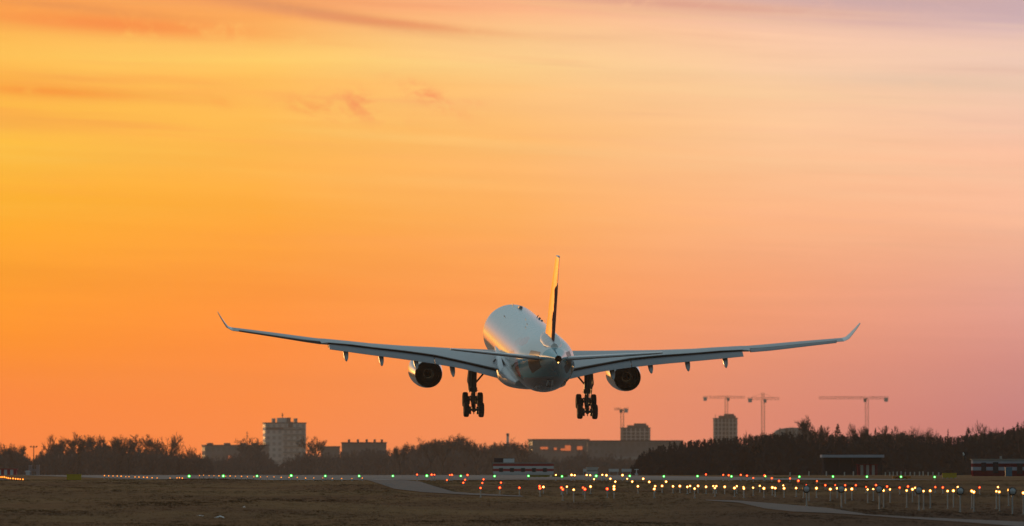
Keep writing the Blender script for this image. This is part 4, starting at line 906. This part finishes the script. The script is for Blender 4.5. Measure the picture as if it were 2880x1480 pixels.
# slim chimney, lamp mast, thin antenna mast
d = 6000; p = at(1428, 1219, d); zg = gz0(d); t = empty('chimney', (p.x, d, zg), 'slim chimney above the centre trees left of the glowing house', 'chimney')
o = MB(); o.tube((0, 0, 0), (0, 0, p.z - zg), .95, .62, 14); o.build('stack', M_conc, t, smooth=True, sharp=40); o = MB(); o.lathe([(.62, p.z - zg - 1.5), (.78, p.z - zg - 1.2), (.78, p.z - zg), (.5, p.z - zg)], (0, 0, 0), 'Z', 14); o.build('collar', M_band, t)
d = 3100; p = at(95, 1257, d); zg = gz0(d); t = empty('light_mast', (p.x, d, zg), 'tall floodlight mast in the gap of the left wood', 'light mast')
hh = p.z - zg; o = MB(); o.tube((0, 0, 0), (0, 0, hh), .22, .10, 10); o.build('pole', M_dark, t)
o = MB(); o.box((0, 0, hh - .1), (1.9, .15, .12)); o.build('crossarm', M_dark, t)
for q in (-.8, 0, .8): o = MB(); o.box((q, -.1, hh + .12), (.45, .35, .3)); o.build('floodlight', M_dark, t)
d = 5600; p = at(695, 1213, d); zg = gz0(d); t = empty('antenna_mast', (p.x, d, zg), 'thin antenna mast left of the tall apartment block', 'mast')
hh = p.z - zg; o = MB(); o.tube((0, 0, 0), (0, 0, hh), .22, .14, 8); o.build('pole', M_dark, t); o = MB(); o.box((0, 0, hh - 1), (1.6, .1, .14)); o.box((0, 0, hh - 2.2), (1.0, .1, .14)); o.build('crossarm', M_dark, t)

# tower cranes: lattice of thin members
M_crane = mat('crane_steel', (0.30, 0.19, 0.13), 0.6, var=0.2, scale=0.3)
def lattice(o, p0, p1, w_, nseg, r_):
    r_ *= .55
    p0, p1 = Vector(p0), Vector(p1); d_ = (p1 - p0).normalized(); a_ = Vector((0, 1, 0)) if abs(d_.y) < .9 else Vector((1, 0, 0)); b2 = d_.cross(a_).normalized(); a_ = b2.cross(d_)
    cs = [a_ * (w_ / 2 * i) + b2 * (w_ / 2 * j) for i, j in ((-1, -1), (1, -1), (1, 1), (-1, 1))]
    for c_ in cs: o.tube(p0 + c_, p1 + c_, r_, r_, 4, cap=False)
    for k in range(nseg):
        q0, q1 = p0 + (p1 - p0) * (k / nseg), p0 + (p1 - p0) * ((k + 1) / nseg)
        for i in range(4):
            j = (i + 1) % 4; o.tube(q0 + cs[i], q1 + cs[j], r_ * .7, r_ * .7, 3, cap=False); o.tube(q1 + cs[i], q1 + cs[j], r_ * .7, r_ * .7, 3, cap=False)
def crane(px, py_jib, py_top, d, jl, cjl, rz, label):
    pj = at(px, py_jib, d); zg = gz0(d); h = pj.z - zg; ht = at(px, py_top, d).z - zg
    t = empty('tower_crane', (pj.x, d, zg), label, 'crane', 'construction cranes', rz)
    o = MB(); lattice(o, (0, 0, 0), (0, 0, h), 1.7, int(h / 2.2), .16); o.build('mast', M_crane, t)
    o = MB(); lattice(o, (.8, 0, h + .9), (jl, 0, h + .9), 1.3, max(4, int(jl / 2.2)), .14); o.build('jib', M_crane, t)
    o = MB(); lattice(o, (-.8, 0, h + .9), (-cjl, 0, h + .9), 1.3, max(3, int(cjl / 2.2)), .14); cj = o.build('counter_jib', M_crane, t)
    o = MB(); o.box((-cjl + 1.2, 0, h - .1), (2.0, 1.4, 2.2)); o.build('counterweight', M_conc, cj)
    o = MB(); lattice(o, (0, 0, h), (0, 0, ht), 1.2, max(2, int((ht - h) / 2)), .15); o.build('tower_head', M_crane, t)
    o = MB(); o.tube((0, 0, ht), (jl * .7, 0, h + 1.5), .06, .06, 4); o.tube((0, 0, ht), (-cjl * .8, 0, h + 1.5), .06, .06, 4); o.build('tie_bar', M_crane, t)
    o = MB(); o.box((.9, -1.2, h - .3), (1.5, 1.5, 2.0)); o.build('cab', M_conc2, t)
    return t
crane(1750, 1155, 1151, 6600, 4.5, 3.5, rad(170), 'small faint crane on the square tower right of the right wheels')
crane(2043, 1122, 1114, 6800, 11, 14, rad(6), 'crane with a short jib standing on the taller unfinished tower')
crane(2146, 1126, 1106, 6300, 9, 8.5, rad(8), 'cross-shaped crane alone between the tower and the pale hangar')
crane(2438, 1124, 1118, 6100, 25.5, 11.5, rad(181), 'big crane with a long level jib over the right forest')

# ---------------------------------------------------------------- trees
M_bark = mat('bark', (0.030, 0.024, 0.020), 0.9, var=0.3, scale=1)
M_twig = mat('bare_twigs', (0.085, 0.056, 0.046), 0.95, var=0.35, scale=.4)
M_need = mat('conifer_needles', (0.014, 0.020, 0.014), 0.95, var=0.4, scale=.5)
M_wood = mat('winter_wood', (0.115, 0.074, 0.062), 0.95, var=0.4, scale=.06)
M_wood2 = mat('pale_winter_wood', (0.14, 0.10, 0.088), 0.95, var=0.35, scale=.06)
M_woodr = mat('dark_forest', (0.013, 0.014, 0.019), 0.95, var=0.4, scale=.06)
def sliver(o, a, b, w0, w1):
    d_ = (b - a); s_ = d_.cross(Vector((U(-.4, .4), 1, U(-.4, .4)))); s_ = s_.normalized() if s_.length > 1e-6 else Vector((1, 0, 0))
    o.quad(a - s_ * w0, a + s_ * w0, b + s_ * w1, b - s_ * w1)
def bare_tree(seed, h, spread, dens=1.0):
    random.seed(seed); tr, cr = MB(), MB()
    th = h * U(.22, .34); tr.tube((0, 0, -.3), (0, 0, th), h * .022, h * .016, 7)
    def grow(p, d_, ln, r_, lev):
        q = p + d_ * ln
        if lev == 0: tr.tube(p, q, r_, r_ * .6, 5, cap=False)
        elif lev <= 2: cr.tube(p, q, r_, r_ * .6, 4, cap=False)
        else: sliver(cr, p, q, r_, r_ * .5)
        if lev == 4: return
        for k in range([5, 4, 4, int(4 * dens)][lev]):
            nd = (d_ + Vector((U(-1, 1), U(-1, 1), U(-.45, .8))) * [.6, .7, .85, 1.0][lev]).normalized()
            grow(p + d_ * ln * U(.45, 1), nd, ln * U(.50, .78), max(.026, r_ * .55), lev + 1)
    for k in range(5):
        a = 6.283 * k / 5 + U(-.4, .4); grow(Vector((0, 0, th * U(.7, 1))), Vector((math.cos(a) * spread * .75, math.sin(a) * spread * .75, 1)).normalized(), h * U(.20, .30), h * .0095, 0)
    zs = sorted(v[2] for v in cr.v); q = h / zs[int(len(zs) * .985)]           # so that the named height is the real one
    rs_ = sorted(math.hypot(v[0], v[1]) for v in cr.v); qr = h * spread * .33 / rs_[int(len(rs_) * .95)]
    for m_ in (tr, cr): m_.v = [(v[0] * qr, v[1] * qr, v[2] * q) for v in m_.v]
    return tr.mesh('trunk', M_bark), cr.mesh('crown', M_twig)
def conifer(seed, h, wd):
    random.seed(seed); tr, cr = MB(), MB(); tr.tube((0, 0, -.3), (0, 0, h * .98), h * .016, .03, 6)
    for k in range(int(h * 30)):
        t_ = U(.10, 1.0) ** .85; z = h * t_; R_ = wd * .5 * (1 - t_) ** .8 * U(.5, 1.1) + .12; a = U(0, 6.283); d_ = Vector((math.cos(a), math.sin(a), U(-.45, .05)))
        p = Vector((0, 0, z)); q = p + d_ * R_; s_ = Vector((-math.sin(a), math.cos(a), 0)) * (.10 + R_ * .20)
        cr.add([p, p + d_ * R_ * .6 + s_ + Vector((0, 0, .05)), q, p + d_ * R_ * .6 - s_ - Vector((0, 0, .15))], [(0, 1, 2, 3)])
    return tr.mesh('trunk', M_bark), cr.mesh('crown', M_need)
BV = [bare_tree(100 + k, 10.0, U(.8, 1.1), 1.0) for k in range(6)]
CV = [conifer(200 + k, 10.0, U(2.6, 4.2)) for k in range(5)]
random.seed(11)
def plant(name, me, px, py, d, label, group, wscale=1.0, kind='tree'):
    p = at(px, py, d); zg = gz0(d); h = p.z - zg; t = empty(name, (p.x, d, zg), label, kind, group, U(0, 6.28))
    for part, m_ in zip(('trunk', 'crown'), me): link(part, m_, t, None, 0, (h / 10 * wscale, h / 10 * wscale, h / 10))
LT = [(22, 1253, .9), (52, 1252, .9), (158, 1231, 1.0), (178, 1247, .8), (220, 1228, 1.15), (247, 1226, 1.0), (274, 1236, .9), (309, 1231, 1.1), (336, 1233, 1.0), (362, 1230, .9), (398, 1227, 1.25), (432, 1246, .8), (466, 1229, 1.3), (496, 1241, .9), (534, 1258, .9)]
for i, (px, py, ws) in enumerate(LT):
    plant('bare_tree', BV[i % 6], px, py, 3150 + 23 * (i * 7 % 9), 'leafless tree rising from the left wood, ' + order_words(i, len(LT)), 'bare trees of the left wood', ws)
plant('bare_tree', BV[2], 706, 1236, 4300, 'leafless tree at the left foot of the tall apartment block', 'bare trees near the apartment block', 1.3)
plant('bare_tree', BV[4], 884, 1233, 4300, 'lone round leafless tree right of the tall apartment block', 'bare trees near the apartment block', 1.15)
CT = [(1125, 1256, 1.0), (1170, 1250, 1.1), (1212, 1240, 1.1), (1246, 1233, 1.2), (1275, 1229, 1.2), (1306, 1236, 1.1), (1340, 1250, 1.0), (1385, 1249, 1.0), (1428, 1240, 1.2), (1464, 1245, 1.0)]
for i, (px, py, ws) in enumerate(CT):
    plant('bare_tree', BV[(i * 2 + 1) % 6], px, py, 3400 + 31 * (i * 5 % 7), 'leafless tree topping the centre wood, ' + order_words(i, len(CT)), 'bare trees of the centre wood', ws)
RT = [(2290, 1183, 1.0, 1), (2310, 1196, 1.1, 0), (2356, 1192, 1.3, 0), (2405, 1206, 1.0, 0), (2416, 1200, .9, 1), (2462, 1203, .9, 0), (2492, 1197, 1.1, 0), (2514, 1206, .9, 1), (2556, 1212, 1.0, 1), (2590, 1210, 1.1, 1), (2612, 1208, .8, 1), (2666, 1207, .7, 0), (2722, 1202, 1.4, 0), (2746, 1212, .7, 0), (2762, 1211, .7, 0), (2784, 1200, 1.1, 1), (2822, 1202, .9, 0), (2862, 1187, 1.0, 0), (2876, 1196, .8, 1),
      (2235, 1212, .9, 1), (2165, 1222, 1.0, 1), (2128, 1226, 1.0, 1)]
RT.sort()
for i, (px, py, ws, b_) in enumerate(RT):
    plant('bare_tree' if b_ else 'conifer', BV[i % 6] if b_ else CV[i % 5], px, py, 2080 + 17 * (i * 5 % 7), ('leafless tree' if b_ else 'dark pointed conifer') + ' rising above the dark right forest, ' + order_words(i, len(RT)), 'tall trees of the right forest', ws)
def wood_mass(name, label, prof, d0, d1, n_, m_, step_, conif=.0):
    random.seed(len(label) * 31); o = MB(); pxs = [q[0] for q in prof]; pys = [q[1] for q in prof]
    for k in range(n_):
        px = U(pxs[0], pxs[-1]); d = U(d0, d1); top = np.interp(px, pxs, pys) + U(-3, 9) * (2.0 if rnd() < .3 else 1); p = at(px, top, d); zg = gz0(d); h = max(2.0, p.z - zg); wd = h * U(.30, .46)
        o.tube((p.x, d, zg - .3), (p.x, d, zg + h * .8), h * .016, h * .008, 4, cap=False)
        con = rnd() < conif
        for j in range(step_):
            t_ = U(.04, 1.0); z = zg + h * t_; rr = wd * .5 * ((1 - t_) * 1.1 if con else math.sin(math.pi * min(1, .18 + .82 * t_)) ** .6); a = U(0, 6.283); q = rr * math.sqrt(rnd())
            c_ = Vector((p.x + q * math.cos(a), d + q * math.sin(a), z)); dv = Vector((math.cos(a) * .6 + U(-.4, .4), U(-.3, .3), (-.3 if con else .8) + U(-.5, .5))).normalized()
            top_ = t_ > .78; ln = h * (U(.05, .10) if top_ else U(.08, .18)); wv = h * (U(.004, .010) if top_ else U(.012, .040))
            sliver(o, c_ - dv * ln * .5, c_ + dv * ln * .5, wv, wv * .4)
    return tag(o.build(name, m_, fix=False), label, 'wood', kind='stuff')
wood_mass('wood', 'brown leafless wood along the left horizon', [(-460, 1262), (-330, 1256), (-200, 1268), (-90, 1262), (0, 1266), (50, 1262), (70, 1270), (80, 1287), (98, 1289), (112, 1272), (135, 1262), (160, 1259), (188, 1266), (200, 1260), (300, 1256), (400, 1262), (450, 1268), (500, 1273), (560, 1280), (600, 1286)], 3120, 3420, 530, M_wood, 120)
wood_mass('wood', 'hazy brown wood below the apartment block and the centre', [(540, 1280), (620, 1290), (660, 1276), (700, 1256), (730, 1262), (780, 1300), (830, 1278), (860, 1268), (900, 1274), (960, 1270), (1040, 1264), (1090, 1266), (1150, 1258), (1200, 1248), (1240, 1240), (1290, 1238), (1330, 1252), (1380, 1252), (1430, 1247), (1480, 1250), (1500, 1272), (1540, 1290), (1600, 1285), (1640, 1268), (1680, 1290), (1720, 1276), (1760, 1290), (1850, 1285)], 3500, 4000, 560, M_wood2, 100)
wood_mass('forest', 'dark dense forest along the right horizon', [(1775, 1320), (1800, 1278), (1830, 1264), (1860, 1254), (1910, 1246), (1960, 1240), (2020, 1236), (2080, 1232), (2130, 1228), (2170, 1224), (2250, 1222), (2330, 1222), (2400, 1225), (2460, 1223), (2540, 1224), (2620, 1230), (2680, 1232), (2720, 1224), (2780, 1222), (2820, 1214), (2850, 1208), (2880, 1206), (2940, 1204), (3080, 1210), (3300, 1216)], 2050, 2300, 760, M_woodr, 150, .5)

# ---------------------------------------------------------------- haze
hm = bpy.data.materials.new('haze_air'); hm.use_nodes = True; n = NT(hm.node_tree); n.n.clear()
pv = n.new('ShaderNodeVolumePrincipled'); pv.inputs['Color'].default_value = (0.90, 0.74, 0.62, 1); pv.inputs['Density'].default_value = HAZE_K; pv.inputs['Anisotropy'].default_value = 0.35
n.l.new(pv.outputs[0], n.new('ShaderNodeOutputMaterial').inputs['Volume'])
o = MB(); o.box((0, 4400, 25), (3000, 9400, 84)); hz_o = o.build('haze', hm); tag(hz_o, kind='stuff')
